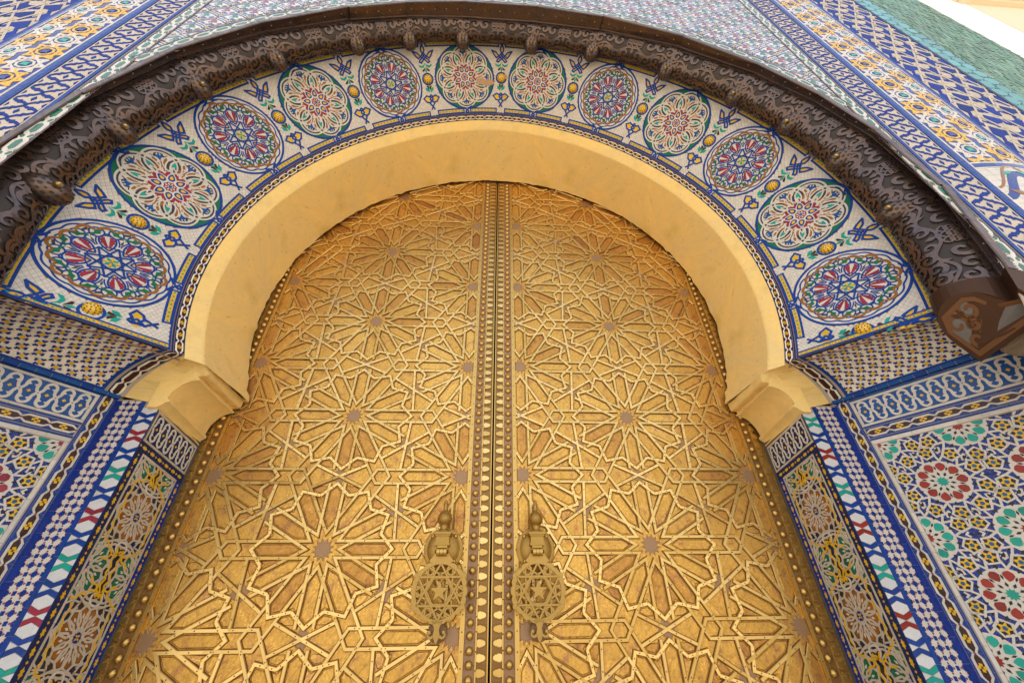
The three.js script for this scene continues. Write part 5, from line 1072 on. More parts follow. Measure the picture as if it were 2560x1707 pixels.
  // bosses on the folds
  const bossGeo = (() => {
    const n = 20, mm = 14, pos = [], idx = []; for (let j = 0; j <= mm; j++) for (let i = 0; i <= n; i++) { const a = i / n * 2 * PI, e = j / mm * PI, r = sin(e) * (1 - 0.12 * cos(e)); pos.push(0.07 * r * cos(a), -0.1 * cos(e), 0.064 * r * sin(a)); }
    for (let j = 0; j < mm; j++) for (let i = 0; i < n; i++) { const a = j * (n + 1) + i; idx.push(a, a + n + 1, a + 1, a + 1, a + n + 1, a + n + 2); }
    const g = new THREE.BufferGeometry(); g.setAttribute('position', new THREE.Float32BufferAttribute(pos, 3)); const uv = []; for (let q = 0; q < pos.length; q += 3) uv.push(pos[q] * 3, pos[q + 1] * 3); g.setAttribute('uv', new THREE.Float32BufferAttribute(uv, 2)); g.setIndex(idx); g.computeVertexNormals(); return g;
  })();
  const holeGeo = (() => { const gs = []; for (let j = 1; j < 13; j++) { const e = j / 13 * PI, n = Math.max(4, Math.round(15 * sin(e))); for (let i = 0; i < n; i++) { const a = (i + (j % 2) * 0.5) / n * 2 * PI, r = sin(e) * (1 - 0.12 * cos(e)), v = new THREE.Vector3(0.07 * r * cos(a), -0.1 * cos(e), 0.064 * r * sin(a)), nn = new THREE.Vector3(v.x / 0.0049, v.y / 0.01, v.z / 0.0041).normalize(); const s = new THREE.CircleGeometry(0.0062 * (0.65 + 0.5 * sin(e)) * (0.75 + 0.45 * ((i * 7 + j * 3) % 5) / 4), 6); s.scale(1, 1.25, 1); s.applyQuaternion(new THREE.Quaternion().setFromUnitVectors(new THREE.Vector3(0, 0, 1), nn)); s.translate(v.x + nn.x * 0.0008, v.y + nn.y * 0.0008, v.z + nn.z * 0.0008); gs.push(s); } } return merge(gs); })();
  const tipGeo = (() => { const p = [[0, 0.0], [0.017, 0.0], [0.019, 0.006], [0.015, 0.012], [0.0165, 0.02], [0.0135, 0.03], [0.0045, 0.042], [0, 0.045]].map(([x, y]) => new THREE.Vector2(x, y)); return new THREE.LatheGeometry(p, 14); })();
  for (let i = 1; i < VA.length - 1; i++) {
    const t = VA[i], b = holder(hood, 'boss'), [r, z] = pa(H * 0.54, t), k = 1.0;
    const c = [XC + sh(z) + (r + 0.042) * k * cos(t), YC + (r + 0.042) * k * sin(t), z - 0.016];
    const out = new THREE.Vector3(-cos(t) * 0.72, -sin(t) * 0.72, 0.69).normalize(), along = new THREE.Vector3(-sin(t), cos(t), 0), up = new THREE.Vector3().crossVectors(out, along).normalize();
    const mat = new THREE.Matrix4().makeBasis(along, up, out), q = new THREE.Quaternion().setFromRotationMatrix(mat);
    const sy = up.dot(new THREE.Vector3(-cos(t), -sin(t), 0)) > 0 ? 1 : -1;
    put(b, 'pierced_bulb', bossGeo, M.bronze, c, (o) => { o.quaternion.copy(q); if (sy < 0) o.rotateZ(PI); });
    put(b, 'bulb_holes', holeGeo, M.bronzeDark, c, (o) => { o.quaternion.copy(q); if (sy < 0) o.rotateZ(PI); o.userData.kind = 'stuff'; });
    const dir = new THREE.Vector3(-cos(t), -sin(t), 0).multiplyScalar(0.86).add(new THREE.Vector3(0, -0.12, 0.42)).normalize();
    const tp = new THREE.Vector3(...c).addScaledVector(new THREE.Vector3(-cos(t), -sin(t), 0), 0.05).addScaledVector(out, 0.02);
    put(b, 'brass_tip', tipGeo, M.tip, [tp.x, tp.y, tp.z], (o) => o.quaternion.setFromUnitVectors(new THREE.Vector3(0, 1, 0), dir));
  }
  // boxed ends
  for (const side of [-1, 1]) {
    const e = holder(hood, 'end_cap'), t = side > 0 ? VA[VA.length - 1] : VA[0], tv = [side * sin(t) * 1, -side * cos(t) * 1];
    const dn = side > 0 ? [sin(t), -cos(t)] : [-sin(t), cos(t)]; // along the hood, away from the arch's top
    const at = (r, z, l) => [XC + sh(z) + r * cos(t) + dn[0] * l, YC + r * sin(t) + dn[1] * l, z];
    const outl = []; for (let j = 0; j <= 16; j++) { const [r, z] = pa(H * j / 16, t); outl.push([r, z]); } outl.push([2.32, 1.40], [2.42, 1.40], [2.42, 1.118]);
    const L0 = 0.0, LL = (q) => 0.05 + (q[0] - 2.236) * 1.0 + Math.max(0, 1.3 - q[1]) * 0.45, L1 = 0.12;
    const pos = []; const n = outl.length;
    for (let j = 0; j < n; j++) { const p = outl[j], q = outl[(j + 1) % n], A = at(p[0], p[1], L0), B = at(q[0], q[1], L0), C = at(q[0], q[1], LL(q)), D = at(p[0], p[1], LL(p)); pos.push(...A, ...B, ...C, ...A, ...C, ...D); }
    const tri = THREE.ShapeUtils.triangulateShape(outl.map((q) => new THREE.Vector2(q[0], q[1])), []);
    for (const T of tri) for (const i2 of T) pos.push(...at(...outl[i2], LL(outl[i2])));
    const g = new THREE.BufferGeometry(); g.setAttribute('position', new THREE.Float32BufferAttribute(pos, 3)); const uv = []; for (let q = 0; q < pos.length; q += 3) uv.push(pos[q] + pos[q + 2], pos[q + 1]); g.setAttribute('uv', new THREE.Float32BufferAttribute(uv, 2)); g.computeVertexNormals(); part(e, 'cap_box', g, M.bronzeRust);
    // end plate: light through the piercing painted as a grey ground behind dark curls
    const LQ = (x, y) => LL([2.236 + x, 1.118 + y]), F = surf((x, y) => at(2.236 + x, 1.118 + y, LQ(x, y)), side), m = new Mosaic(F); m.tilt = 0; m.th = 0.004;
    { const f = F(0.1, 0.1); if (f[3] * dn[0] + f[4] * dn[1] < 0) m.F = (x, y) => { const q = F(x, y); return [q[0], q[1], q[2], -q[3], -q[4], -q[5]]; }; }
    m.poly([[0.03, 0.05], [0.07, 0.022], [0.165, 0.022], [0.165, 0.25], [0.12, 0.25], [0.1, 0.18], [0.05, 0.165], [0.03, 0.14]], [0.17, 0.155, 0.145], 0.0012, { gap: 0, v: 0 }); m.to(e, 'painted_light_ground', M.matte);
    for (const [x, y, r, a0, d] of [[0.07, 0.06, 0.036, 0.5, 1], [0.135, 0.06, 0.034, 2.0, -1], [0.06, 0.125, 0.032, 3.5, 1], [0.125, 0.13, 0.036, 1.5, -1], [0.135, 0.2, 0.032, 0, 1], [0.1, 0.095, 0.022, 2, 1], [0.15, 0.165, 0.018, 1, -1], [0.04, 0.09, 0.018, 1, -1]]) m.ribbon(spiral(x, y, r, a0, 1.1, d, 18), (q) => 0.015 * (1.1 - 0.5 * q), 'white', 0.004, { v: 0 });
    m.ribbon([[0.03, 0.05], [0.07, 0.022], [0.165, 0.022], [0.165, 0.25], [0.12, 0.25], [0.1, 0.18], [0.05, 0.165], [0.03, 0.14]], 0.014, 'white', 0.0045, { closed: true, v: 0 });
    m.to(e, 'cut_scroll', M.bronzeDark2);
  }
}
// ---------------------------------------------------------------- frame and spandrels of the gate front
{
  const Z = 1.372;
  const band = (name, label, cat, group, x0, x1, y0, y1, z = Z, fn, bulge = 0) => {
    for (const side of [-1, 1]) {
      const lab = label.replace('{side}', side < 0 ? 'left' : 'right');
      const t = thing(name, lab, cat, [FX + side * (x0 + x1) / 2, y0, z], group), W = x1 - x0;
      const F = surf((x, y) => [FX + side * (x0 + x), y, z + 0.016 + bulge * Math.sin(PI * Math.max(0, Math.min(1, x / W)))], side), m = new Mosaic((x, y) => F(x, y));
      const a = FX + side * x0, b = FX + side * x1; part(t, 'mortar_bed', box(Math.min(a, b), Math.max(a, b), y0, y1, z - 0.02, z + 0.0155 + 0), M.grout);
      fn(m, t, W, side);
    }
  };
  const Y0 = -0.2, Y1 = 5.2;
  // diamonds
  band('diamond_band', 'beige band with blue wavy diamonds framing the {side} spandrel', 'mosaic band', 'diamond bands of the frame', FW[0], FW[1], Y0, Y1, Z, (m, t, W) => {
    bars(m, 0, Y0, 0.024, Y1, 'blue', 0.004, 0.055, true); bars(m, W - 0.024, Y0, W, Y1, 'blue', 0.004, 0.055, true); m.to(t, 'edge_tile', M.glaze, { kind: 'stuff' });
    const P = 0.1305, c = W / 2, hw = W / 2 - 0.026; m.clip = [0.026, Y0, W - 0.026, Y1];
    const hx = 0.092;
    for (let y = Y0; y < Y1; y += P) { m.poly([[c, y], [c + hx, y + P / 2], [c, y + P], [c - hx, y + P / 2]], 'beige', 0.001, { v: 0.06, skirt: false }); for (const s of [-1, 1]) m.poly([[c, y], [c + s * hx, y - P / 2], [c + s * hx, y + P / 2]], 'beige', 0.001, { v: 0.06, skirt: false }); }
    m.poly(rect(0, Y0, W, Y1), 'beige', 0.0002, { gap: 0 });
    m.to(t, 'beige_tile', M.matte, { kind: 'stuff' });
    const step = (a, b, ph) => { const L = Math.hypot(b[0] - a[0], b[1] - a[1]), ux = (b[0] - a[0]) / L, uy = (b[1] - a[1]) / L; return [[0.02, 0], [0.12, 0.006], [0.34, 0.006], [0.46, -0.004], [0.56, 0.004], [0.66, -0.006], [0.88, -0.006], [0.98, 0]].map(([q, z]) => [a[0] + ux * L * q - uy * z * ph, a[1] + uy * L * q + ux * z * ph]); };
    for (let y = Y0; y < Y1; y += P) {
      for (const s of [-1, 1]) for (const q of [-1, 1]) m.ribbon(step([c, y], [c + s * hx, y + q * P / 2], s * q), (u) => 0.0185 * (0.5 + 0.6 * Math.pow(Math.sin(PI * Math.min(1, Math.max(0, u))), 0.5)) , 'royal', 0.003 + 0.0002 * s);
      m.poly([[c, y + P / 2 - 0.026], [c + 0.014, y + P / 2], [c, y + P / 2 + 0.026], [c - 0.014, y + P / 2]], 'royal', 0.003);
      for (const s of [-1, 1]) m.poly([[c + s * hx, y - 0.022], [c + s * (hx - 0.012), y], [c + s * hx, y + 0.022]], 'royal', 0.003);
    }
    m.clip = null; m.to(t, 'blue_diamond', M.matte, { kind: 'stuff' });
  });
  // interlaced stars
  band('star_band', 'glossy blue band of yellow and white interlaced stars on the {side} of the frame', 'mosaic band', 'star bands of the frame', FW[1], FW[2], Y0, Y1, Z, (m, t, W, side) => {
    bars(m, 0, Y0, 0.024, Y1, 'blue', 0.004, 0.06, true); bars(m, 0.0245, Y0, 0.035, Y1, 'white', 0.0042, 0.06, true); bars(m, W - 0.03, Y0, W, Y1, 'royal', 0.004, 0.06, true); bars(m, W - 0.041, Y0, W - 0.031, Y1, 'white', 0.0042, 0.06, true); m.to(t, 'edge_tile', M.gloss, { kind: 'stuff' });
    const a = 0.036, b = W - 0.042, yl = 1.83; m.clip = [a, yl, b, Y1];
    for (let y = yl - 0.2; y < Y1; y += 0.058) for (let x = a; x < b; x += 0.046) m.poly(rect(x, y, x + 0.046, y + 0.058), 'royal', 0.001, { v: 0.25, skirt: false });
    m.to(t, 'blue_ground', M.gloss, { kind: 'stuff' });
    const cw = (b - a) / 2, PY = 0.1725; m.maxEdge = 0;
    for (let c = 0; c < 2; c++) for (let j = -1; j < 22; j++) {
      const cx = a + cw * (c + 0.5), cy = yl + 0.13 + j * PY + (c ? -0.02 : 0.0), yel = (j + c) & 1 ? 'yellow' : 'white', rx = cw * 0.52, ry = PY * 0.62;
      const S = (p) => p.map(([x, y]) => [cx + x * rx, cy + y * ry]);
      for (const [k, h] of [[0, 0.003], [PI / 4, 0.0036]]) m.ribbon(S(ngon(0, 0, 4, 0.86, k)), 0.015, yel, h, { closed: true });
      for (let k = 0; k < 8; k++) m.ribbon(S([pol(0.62, k * PI / 4 + PI / 8), pol(1.05, k * PI / 4)]), 0.0125, yel, 0.0026), m.ribbon(S([pol(0.62, k * PI / 4 - PI / 8), pol(1.05, k * PI / 4)]), 0.0125, yel, 0.0028);
      for (let k = 0; k < 8; k++) m.poly(S(turn([[0.56, 0], [0.7, 0.09], [0.82, 0], [0.7, -0.09]], k * PI / 4)), yel === 'yellow' ? 'navy' : 'crimson', 0.0022, { gap: 0 });
      m.ribbon(S(ngon(0, 0, 8, 0.42)), 0.012, yel, 0.0032, { closed: true });
      m.poly(S(star(0, 0, 4, 0.3, 0.16, PI / 4)), yel === 'yellow' ? 'royal' : 'teal', 0.0034);
      m.to(t, yel === 'yellow' ? 'yellow_star' : 'white_star', M.gloss);
    }
    m.clip = [a, Y0, b, yl];
    bars(m, a, yl - 0.014, b, yl - 0.001, 'white', 0.003, 0.06); bars(m, a, yl - 0.05, b, yl - 0.015, 'blue', 0.003, 0.06); bars(m, a, yl - 0.062, b, yl - 0.051, 'white', 0.003, 0.06);
    for (let y = Y0; y < yl - 0.06; y += 0.05) for (let x = a; x < b; x += 0.05) m.poly(rect(x, y, x + 0.05, y + 0.05), 'white', 0.0008, { v: 0.08, skirt: false });
    m.to(t, 'lower_field', M.gloss, { kind: 'stuff' });
    for (let j = 0; j < 5; j++) { const y = yl - 0.22 - j * 0.34, c = (a + b) / 2; m.ribbon(curve((q) => [c + (q - 0.5) * (b - a), y + 0.13 * Math.cos((q - 0.5) * 2 * PI) * 0.8], 20), 0.045, 'royal', 0.002); m.ribbon(curve((q) => [c + (q - 0.5) * (b - a), y + 0.08 + 0.1 * Math.cos((q - 0.5) * 2 * PI)], 20), 0.014, 'ochre', 0.003); for (const s of [-1, 1]) { m.poly(turn([[-0.05, 0], [0, 0.022], [0.05, 0], [0, -0.016]], s * 0.7, c + s * 0.11, y - 0.07), 'ochre', 0.003); m.poly(turn([[-0.04, 0], [0, 0.016], [0.04, 0], [0, -0.016]], -s * 0.4, c + s * 0.05, y + 0.11), 'teal', 0.0036); } }
    m.to(t, 'scroll_inlay', M.gloss, { kind: 'stuff' }); m.clip = null;
  }, 0.02);
  // arrows
  band('arrow_band', 'beige band with blue arrows and crossed bars on the {side} of the frame', 'mosaic band', 'arrow bands of the frame', FW[2], FW[3], Y0, Y1, Z, (m, t, W) => {
    bars(m, 0, Y0, 0.028, Y1, 'royal', 0.004, 0.06, true); bars(m, W - 0.028, Y0, W, Y1, 'navy', 0.004, 0.06, true); m.to(t, 'edge_tile', M.glaze, { kind: 'stuff' });
    const a = 0.03, b = W - 0.03, P = 0.17, q = (b - a) / 3; m.clip = [a, Y0, b, Y1];
    for (let y = Y0; y < Y1; y += 0.05) for (let x = a; x < b; x += 0.07) m.poly(rect(x, y, x + 0.07, y + 0.05), 'beige', 0.0008, { v: 0.08, skirt: false });
    m.to(t, 'beige_tile', M.matte, { kind: 'stuff' });
    for (let j = 0; j < 34; j++) for (let i = 0; i < 4; i++) {
      const cx = a + (i + 0.0) * q + (j % 2) * q / 2, cy = Y0 + j * P * 0.95, up = (i + j) % 2 ? 1 : -1, s = 0.1, A = [[0, s * 0.9], [s * 0.72, s * 0.1], [s * 0.62, -s * 0.75], [s * 0.2, -s * 0.3], [-s * 0.2, -s * 0.3], [-s * 0.62, -s * 0.75], [-s * 0.72, s * 0.1]];
      m.poly(turn(A, (up > 0 ? 0 : PI) + 0.35, cx, cy), 'royal', 0.0026, { v: 0.2 });
      m.poly(turn([[-0.016, -0.005], [0.016, -0.045], [0.04, -0.045], [-0.04, 0.045]], 0.2, cx + q / 2, cy - 0.01), 'royal', 0.0026, { v: 0.2 });
      for (const k of [-1, 1]) m.poly(turn(rect(-0.0085, -0.085, 0.0085, 0.085), k * 0.42, cx + q / 2 + k * 0.028, cy), 'beige', 0.0036 + 0.0006 * k, { v: 0.07 });
    }
    m.clip = null; m.to(t, 'blue_arrow', M.matte, { kind: 'stuff' });
  });
  band('turquoise_band', 'narrow turquoise tile band along the {side} edge of the frame', 'mosaic band', 'turquoise bands of the frame', FW[3], FW[4], Y0, Y1, Z, (m, t, W) => {
    const P = 0.13, c = W / 2; m.gap = 0.0016; m.tilt = 0.03; m.poly(rect(0, Y0, W, Y1), [0.012, 0.12, 0.11], 0.001, { gap: 0 });
    for (let j = 0; j < 42; j++) for (const s of [0, 1]) { const y = Y0 + j * P + s * P / 2, x0 = s * c, tl = rnd() < 0.6 ? [0.02, 0.25, 0.24] : [0.04, 0.31, 0.31]; m.poly([[x0, y + 0.012], [x0 + c * 0.55, y], [x0 + c, y + 0.03], [x0 + c, y + P * 0.86], [x0 + c * 0.4, y + P * 0.98], [x0, y + P * 0.8]], tl, 0.004, { v: 0.15 }); m.poly([[x0, y + P * 0.82], [x0 + c * 0.38, y + P], [x0, y + P * 1.06]], [0.012, 0.13, 0.12], 0.004, { v: 0.15 }); m.poly([[x0 + c, y + P * 0.88], [x0 + c, y + P * 1.2], [x0 + c * 0.6, y + P * 1.0]], [0.012, 0.13, 0.12], 0.004, { v: 0.15 }); }
    m.to(t, 'turquoise_tile', M.gloss, { kind: 'stuff' });
  });
  band('green_band', 'wide glossy green tile border at the outer {side} edge of the gate', 'tile border', 'green tile borders', FW[4], FW[5], Y0, Y1, Z, (m, t, W) => {
    m.tilt = 0.2; m.gap = 0.0018; for (let i = 0; i < 24; i++) for (let j = 0; j < 46; j++) { const x = i * W / 24, y = Y0 + j * 0.118 + (i % 2) * 0.059 + rr(-0.01, 0.01); m.poly(rect(x, y, x + W / 24, y + 0.118), rnd() < 0.8 ? [0.10, 0.23, 0.145] : [0.16, 0.29, 0.2], 0.004 + rr(-0.001, 0.001), { v: 0.3 }); }
    m.to(t, 'green_tile', M.greenGlaze, { kind: 'stuff' });
  });
  // spandrel field above the hood
  const sp = thing('spandrel_mosaic', 'blue and white wave mosaic filling the spandrels above the bronze hood', 'mosaic wall', [FX, 0.4, Z]);
  const F = (x, y) => [FX + x, y, Z + 0.016, 0, 0, 1], m = new Mosaic(F), HWD = FW[0], R0 = 2.335, TOP = 5.2;
  {
    const o = [[-HWD, 0.3], [-HWD, TOP], [HWD, TOP], [HWD, 0.3]]; const h = [];
    for (let k = 0; k <= 60; k++) { const a = -34 * DEG + 248 * DEG * k / 60; const q = 2.34 + (a > 172 * DEG ? Math.min(0.085, 0.085 * (a - 172 * DEG) / (25 * DEG)) : 0); h.push([XC + 0.033 - FX + q * cos(a), YC + q * sin(a)]); }
    const pts = [...o.slice(0, 3), [HWD, 0.35], ...h.slice().filter((q) => q[1] > 0.34 && Math.abs(q[0]) < HWD - 0.004), [-HWD, 0.35]];
    const g = extr(area2(pts) < 0 ? pts.reverse() : pts, 0.0045); g.translate(FX, 0, Z + 0.011); part(sp, 'mortar_bed', g, M.grout);
  }
  const inField = (x, y, d) => Math.abs(x) < HWD - d && Math.hypot(x - XC - 0.033 + FX, y - YC) > R0 + d + (x < 0 && y < YC + 0.3 ? 0.05 : 0);
  // wave field: rows of ogee waves
  const PX = 0.2, PY = 0.115; m.maxEdge = 0;
  const rawPoly = m.poly.bind(m); m.poly = (pts, ...o) => { if (pts.every(([x, y]) => inField(x, y, 0.045))) rawPoly(pts, ...o); };
  for (let y = 0.4; y < 4.8; y += 0.03) for (let x = -2.4; x < 2.4; x += 0.04) m.poly(rect(x, y, x + 0.04, y + 0.03), 'white', 0.0006, { v: 0.06, skirt: false });
  for (let j = 0; j < 42; j++) for (let i = -13; i < 13; i++) {
    const cx = (i + 0.5) * PX + (j % 2) * PX / 2, cy = 0.42 + j * PY; if (!inField(cx, cy, -0.12)) continue;
    if (cy > 4.7) continue;
    m.poly([[cx - PX / 2, cy], [cx, cy - PY], [cx + PX / 2, cy], [cx, cy + PY]], 'white', 0.0012, { v: 0.06, skirt: false });
    const dark = (i + (j >> 1)) % 2 ? 'blue' : 'brown';
    for (const s of [-1, 1]) {
      const edge = (o) => curve((q) => { const t = q; return [cx + s * (PX / 2) * (1 - t) + s * 0.014 * Math.sin(t * 2 * PI) - s * o * 0.5, cy + PY * t - o]; }, 9);
      const seg = edge(0.004); for (let k = 0; k < 8; k += 2) m.ribbon([seg[k], seg[k + 1], [seg[k + 1][0] * 0.75 + seg[k + 2][0] * 0.25, seg[k + 1][1] * 0.75 + seg[k + 2][1] * 0.25]], 0.017, dark, 0.0024);
      const seg2 = edge(0.026); m.ribbon(seg2.slice(1, 8), 0.008, 'slate', 0.0022);
      const seg3 = edge(0.046); m.ribbon(seg3.slice(1, 7), 0.011, s > 0 ? 'azure' : 'blue', 0.0024);
      m.poly([[cx + s * PX * 0.5 - 0.011, cy], [cx + s * PX * 0.5, cy + 0.011], [cx + s * PX * 0.5 + 0.011, cy], [cx + s * PX * 0.5, cy - 0.011]], 'yellow', 0.0032, { gap: 0 });
    }
    m.poly([[cx, cy - 0.05], [cx + 0.022, cy - 0.01], [cx, cy + 0.02], [cx - 0.022, cy - 0.01]], j % 2 ? 'green' : 'crimson', 0.0026);
    for (const s of [-1, 1]) m.poly([[cx + s * 0.004, cy - 0.035], [cx + s * 0.03, cy - 0.048], [cx + s * 0.026, cy - 0.02]], j % 2 ? 'teal' : 'crimson', 0.0028);
    m.poly([[cx, cy - PY * 0.88], [cx + 0.016, cy - 0.068], [cx, cy - 0.05], [cx - 0.016, cy - 0.068]], 'azure', 0.0026);
    if (m.tris > 60000) { m.tris = 0; m.to(sp, 'wave_field', M.gloss, { kind: 'stuff' }); }
  }
  m.to(sp, 'wave_field', M.gloss, { kind: 'stuff' });
  m.poly = rawPoly;
  // hexagon chains along the hood and the frame
  const link = (G2, L) => { // local x along the chain
    m.with(G2); const W = 0.094;
    m.poly(rect(-L / 2, -W / 2, L / 2, W / 2), 'white', 0.0036, { gap: 0, skirt: false, v: 0.05 });
    for (const s of [-1, 1]) { m.poly(rect(-L / 2, s > 0 ? W / 2 - 0.011 : -W / 2, L / 2, s > 0 ? W / 2 : -W / 2 + 0.011), 'brown', 0.005); m.poly([[-L / 2, s * 0.036], [-L * 0.36, s * 0.026], [-L * 0.24, s * 0.036]], 'brown', 0.005, { gap: 0 }); m.poly([[L / 2, s * 0.036], [L * 0.36, s * 0.026], [L * 0.24, s * 0.036]], 'brown', 0.005, { gap: 0 }); m.poly(turn([[-0.016, 0], [-0.008, 0.008], [0.008, 0.008], [0.016, 0], [0.008, -0.008], [-0.008, -0.008]], s * 0.4, L / 2, s * 0.018), 'green', 0.0054, { gap: 0 }); }
    m.poly([[-0.046, 0], [-0.028, 0.0165], [0.028, 0.0165], [0.046, 0], [0.028, -0.0165], [-0.028, -0.0165]], 'green', 0.006, { v: 0.2 });
    m.poly([[-0.058, 0], [-0.034, 0.0265], [0.034, 0.0265], [0.058, 0], [0.034, -0.0265], [-0.034, -0.0265]], 'white', 0.0048, { v: 0.05 });
    m.with(F);
  };
  const L = 0.145;
  for (const side of [-1, 1]) { for (let j = 0; j < 31; j++) { const y = 0.66 + j * L; if (y < TOP) link((x, q) => F(side * (HWD - 0.062 + q), y + x), L); } m.to(sp, 'hexagon_chain', M.gloss, { kind: 'stuff' }); }
  const n = 62, RC = R0 + 0.075; for (let k = 0; k < n; k++) { const a = -14 * DEG + 208 * DEG * (k + 0.5) / n; const cx = XC + 0.033 - FX + RC * cos(a); if (Math.abs(cx) > HWD - 0.11) continue; link((x, q) => { const t = a - x / RC, r = RC + q; const rx = r + Math.max(0, Math.min(0.085, 0.085 * (t - 172 * DEG) / (25 * DEG))); return F(XC + 0.033 - FX + rx * cos(t), YC + rx * sin(t)); }, 208 * DEG * RC / n); }
  m.to(sp, 'hexagon_chain', M.gloss, { kind: 'stuff' });
}
// ---------------------------------------------------------------- door knockers
function knocker(x, y, label) {
  const k = thing('door_knocker', label, 'door knocker', [x, y, 0.012], 'brass door knockers');
  // round convex back plate with a rim and four bolts
  const lp = [[0, 0.045], [0.03, 0.044], [0.06, 0.037], [0.08, 0.025], [0.09, 0.014], [0.095, 0.011], [0.108, 0.011], [0.111, 0.007], [0.111, 0]].map(([r, z]) => new THREE.Vector2(r, z));
  const bp = new THREE.LatheGeometry(lp, 40); bp.rotateX(PI / 2); bp.translate(x, y, 0.012); part(k, 'back_plate', bp, M.oldBrass);
  for (let i = 0; i < 4; i++) { const a = PI / 4 + i * PI / 2, g = studGeo.clone(); g.scale(0.7, 0.7, 0.8); g.translate(x + 0.09 * cos(a), y + 0.09 * sin(a), 0.025); part(k, 'bolt', g, M.stud); }
  // turned finial above
  const fp = [[0, 0.175], [0.007, 0.171], [0.011, 0.163], [0.009, 0.155], [0.0155, 0.152], [0.0155, 0.148], [0.011, 0.145], [0.013, 0.125], [0.014, 0.118], [0.019, 0.11], [0.033, 0.097], [0.0405, 0.08], [0.041, 0.073], [0.043, 0.07], [0.041, 0.067], [0.039, 0.056], [0.029, 0.042], [0.021, 0.036], [0.024, 0.031], [0.021, 0.021], [0.026, 0.013], [0.033, 0.008], [0.034, 0.0], [0, 0]].map(([r, z]) => new THREE.Vector2(r, z));
  const fg = new THREE.LatheGeometry(fp, 28); fg.translate(x, y + 0.075, 0.085); part(k, 'finial', fg, M.oldBrass);
  // stepped block and hinge
  const blk = (w2, y0, y1, z0, z1) => box(x - w2, x + w2, y + y0, y + y1, z0, z1);
  part(k, 'bracket', merge([blk(0.045, 0.064, 0.075, 0.03, 0.135), blk(0.041, 0.056, 0.0635, 0.03, 0.13), blk(0.036, 0.02, 0.0555, 0.03, 0.122), blk(0.04, 0.008, 0.0195, 0.03, 0.126)]), M.oldBrass);
  const hin = []; for (const [dx, w2] of [[-0.0185, 0.0165], [0, 0.017], [0.0185, 0.0165]]) { const g = new THREE.CylinderGeometry(0.021, 0.021, w2, 20); g.rotateZ(PI / 2); g.translate(x + dx, y - 0.022, 0.112); hin.push(g); } hin.push(blk(0.0275, -0.02, 0.01, 0.06, 0.11));
  part(k, 'hinge', merge(hin), M.brass); const pin = new THREE.CylinderGeometry(0.008, 0.008, 0.072, 12); pin.rotateZ(PI / 2); pin.translate(x, y - 0.022, 0.112); part(k, 'hinge_pin', pin, M.rivet);
  // pierced hanging plate
  const cy = -0.2, R = 0.134, D = 0.011, z = 0.088, gs = [];
  const bar = (a, b, wd, h = D) => { const dx = b[0] - a[0], dy = b[1] - a[1], l = Math.hypot(dx, dy), px = -dy / l * wd / 2, py = dx / l * wd / 2; const g = extr([[a[0] - px, a[1] - py], [b[0] - px, b[1] - py], [b[0] + px, b[1] + py], [a[0] + px, a[1] + py]], h, 0.0012); gs.push(g); };
  const rim = curve((t) => { const q = R + 0.009 * Math.pow(Math.abs(cos(t * 9)), 0.7); return [q * cos(t) * 1.04, q * sin(t)]; }, 144, 0, 2 * PI).slice(0, 144), hole = circ(R - 0.0105, 60).reverse();
  gs.push(extr(rim, D, 0.0012, [hole]));
  const V = (i, r = R - 0.006) => [r * sin(i * PI / 3) * 1.04, r * cos(i * PI / 3)];
  for (let i = 0; i < 6; i++) { bar(V(i), V(i + 2), 0.0088, D + 0.0008 * (i % 2)); bar(V(i + 0.5), V(i + 2.5), 0.0075, D - 0.001); const c = V(i + 0.5, R - 0.026), a = curve((t) => [c[0] + 0.026 * cos(t), c[1] + 0.026 * sin(t)], 12, 0, 2 * PI).slice(0, 12); gs.push(extr(a, D - 0.003, 0.001, [a.map(([p, q]) => [c[0] + (p - c[0]) * 0.66, c[1] + (q - c[1]) * 0.66]).reverse()])); const e = V(i, R + 0.004); gs.push(extr(ngon(e[0], e[1], 12, 0.0135), D, 0.001)); }
  gs.push(extr(ngon(0, 0, 6, 0.072, 0), D - 0.002, 0.001, [ngon(0, 0, 6, 0.063, 0).reverse()]));
  gs.push(extr([[-0.027, R + 0.075], [0.027, R + 0.075], [0.032, R + 0.056], [0.046, R + 0.028], [0.066, R + 0.004], [0.046, R - 0.01], [-0.046, R - 0.01], [-0.066, R + 0.004], [-0.046, R + 0.028], [-0.032, R + 0.056]], D, 0.0015));
  // fleur below: two hooks curling outwards round a pointed bud
  gs.push(extr([[-0.03, -R + 0.008], [0.03, -R + 0.008], [0.016, -R - 0.016], [0.012, -R - 0.03], [0.017, -R - 0.05], [0.012, -R - 0.068], [0, -R - 0.092], [-0.012, -R - 0.068], [-0.017, -R - 0.05], [-0.012, -R - 0.03], [-0.016, -R - 0.016]], D, 0.0012));
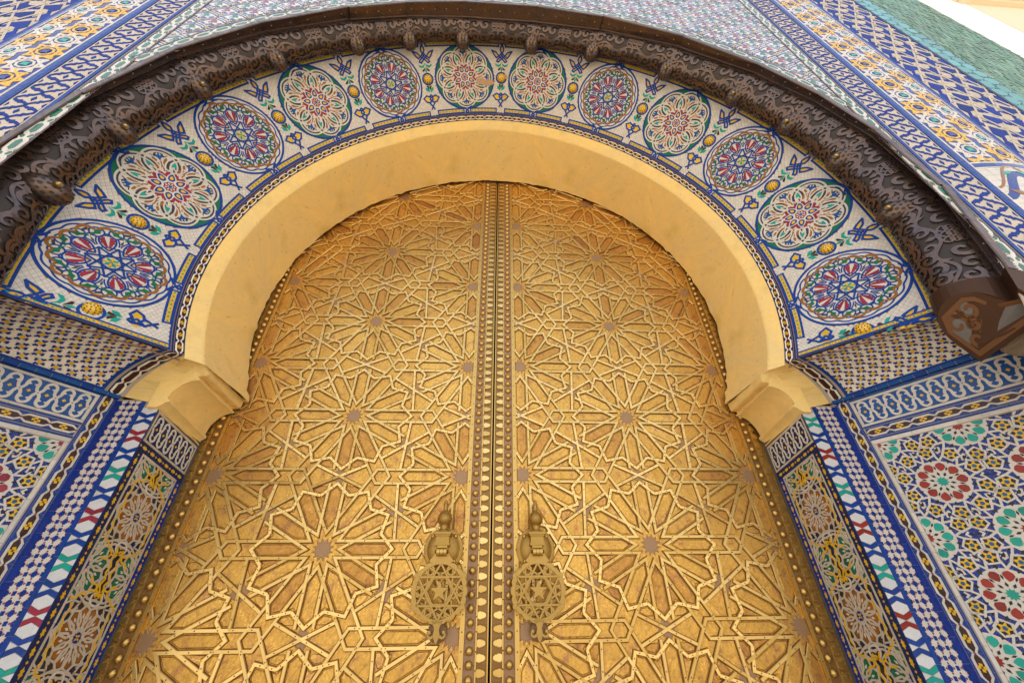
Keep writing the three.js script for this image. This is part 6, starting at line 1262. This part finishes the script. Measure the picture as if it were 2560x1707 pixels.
  for (const q of [-1, 1]) { const o = curve((t) => { const a2 = 2.9 - t * 4.0, r2 = 0.021 - 0.007 * t; return [q * (0.031 + r2 * cos(a2)), -R - 0.05 - r2 * sin(a2) * 1.0]; }, 14), i2 = curve((t) => { const a2 = 2.9 - t * 4.0, r2 = (0.021 - 0.007 * t) * 0.45; return [q * (0.031 + r2 * cos(a2)), -R - 0.05 - r2 * sin(a2)]; }, 14).reverse(); const pp = [...o, ...i2]; gs.push(extr(area2(pp) < 0 ? pp.reverse() : pp, D - 0.001, 0.001)); const e2 = [q * (0.031 + 0.0105 * cos(-1.1)), -R - 0.05 - 0.0105 * sin(-1.1)]; gs.push(extr(ngon(e2[0], e2[1], 10, 0.0075), D, 0.001)); }
  const place = (g) => { g.translate(0, 0, 0); g.rotateX(0.10); g.translate(x, y + cy, z - 0.022); return g; };
  part(k, 'pierced_plate', place(merge(gs)), M.paleBrass);
  const st = star(0, 0, 5, 0.05, 0.0205, PI / 2); part(k, 'star', place(extr(st, D + 0.002, 0.0015)), M.paleBrass);
  const sk = new THREE.LatheGeometry([[0, 0.022], [0.03, 0.02], [0.046, 0.01], [0.05, 0]].map(([r, q]) => new THREE.Vector2(r, q)), 28); sk.rotateX(PI / 2); sk.translate(x + 0.002, y - 0.375, 0.012); part(k, 'strike_plate', sk, M.patina);
}
knocker(-0.27, -0.018, 'brass knocker with a pierced star plate on the left door leaf');
knocker(0.256, -0.02, 'brass knocker with a pierced star plate on the right door leaf');

// ---------------------------------------------------------------- walls beyond the frame, at the top right
{
  const s = thing('side_wall', 'bright white plastered wall strip beside the green border, upper right', 'wall', [4.85, -1.85, 1.2]);
  part(s, 'plaster_face', box(4.54, 5.19, -1.85, 5.9, 0.4, 1.372), M.white);
  const t = thing('cream_wall', 'cream wall with a moulded cornice in the top right corner', 'wall', [6.2, -1.85, 1.2]);
  part(t, 'wall_face', box(5.192, 8.0, -1.85, 5.9, 0.4, 1.375), M.cream);
  const cp = [[0, 0], [0.06, 0], [0.075, 0.035], [0.11, 0.05], [0.13, 0.1], [0.16, 0.11], [0.16, 0.3], [0, 0.3]]; const cg = extr(cp, 2.85); cg.rotateY(-PI / 2); cg.scale(-1, 1, 1);
  const cb = merge([box(5.1, 8.05, 5.26, 5.34, 1.0, 1.46), box(5.05, 8.1, 5.342, 5.65, 1.0, 1.52), box(5.12, 8.0, 5.20, 5.258, 1.0, 1.42)]); part(t, 'cornice', cb, M.cream);
}
renderer.render(scene, camera);
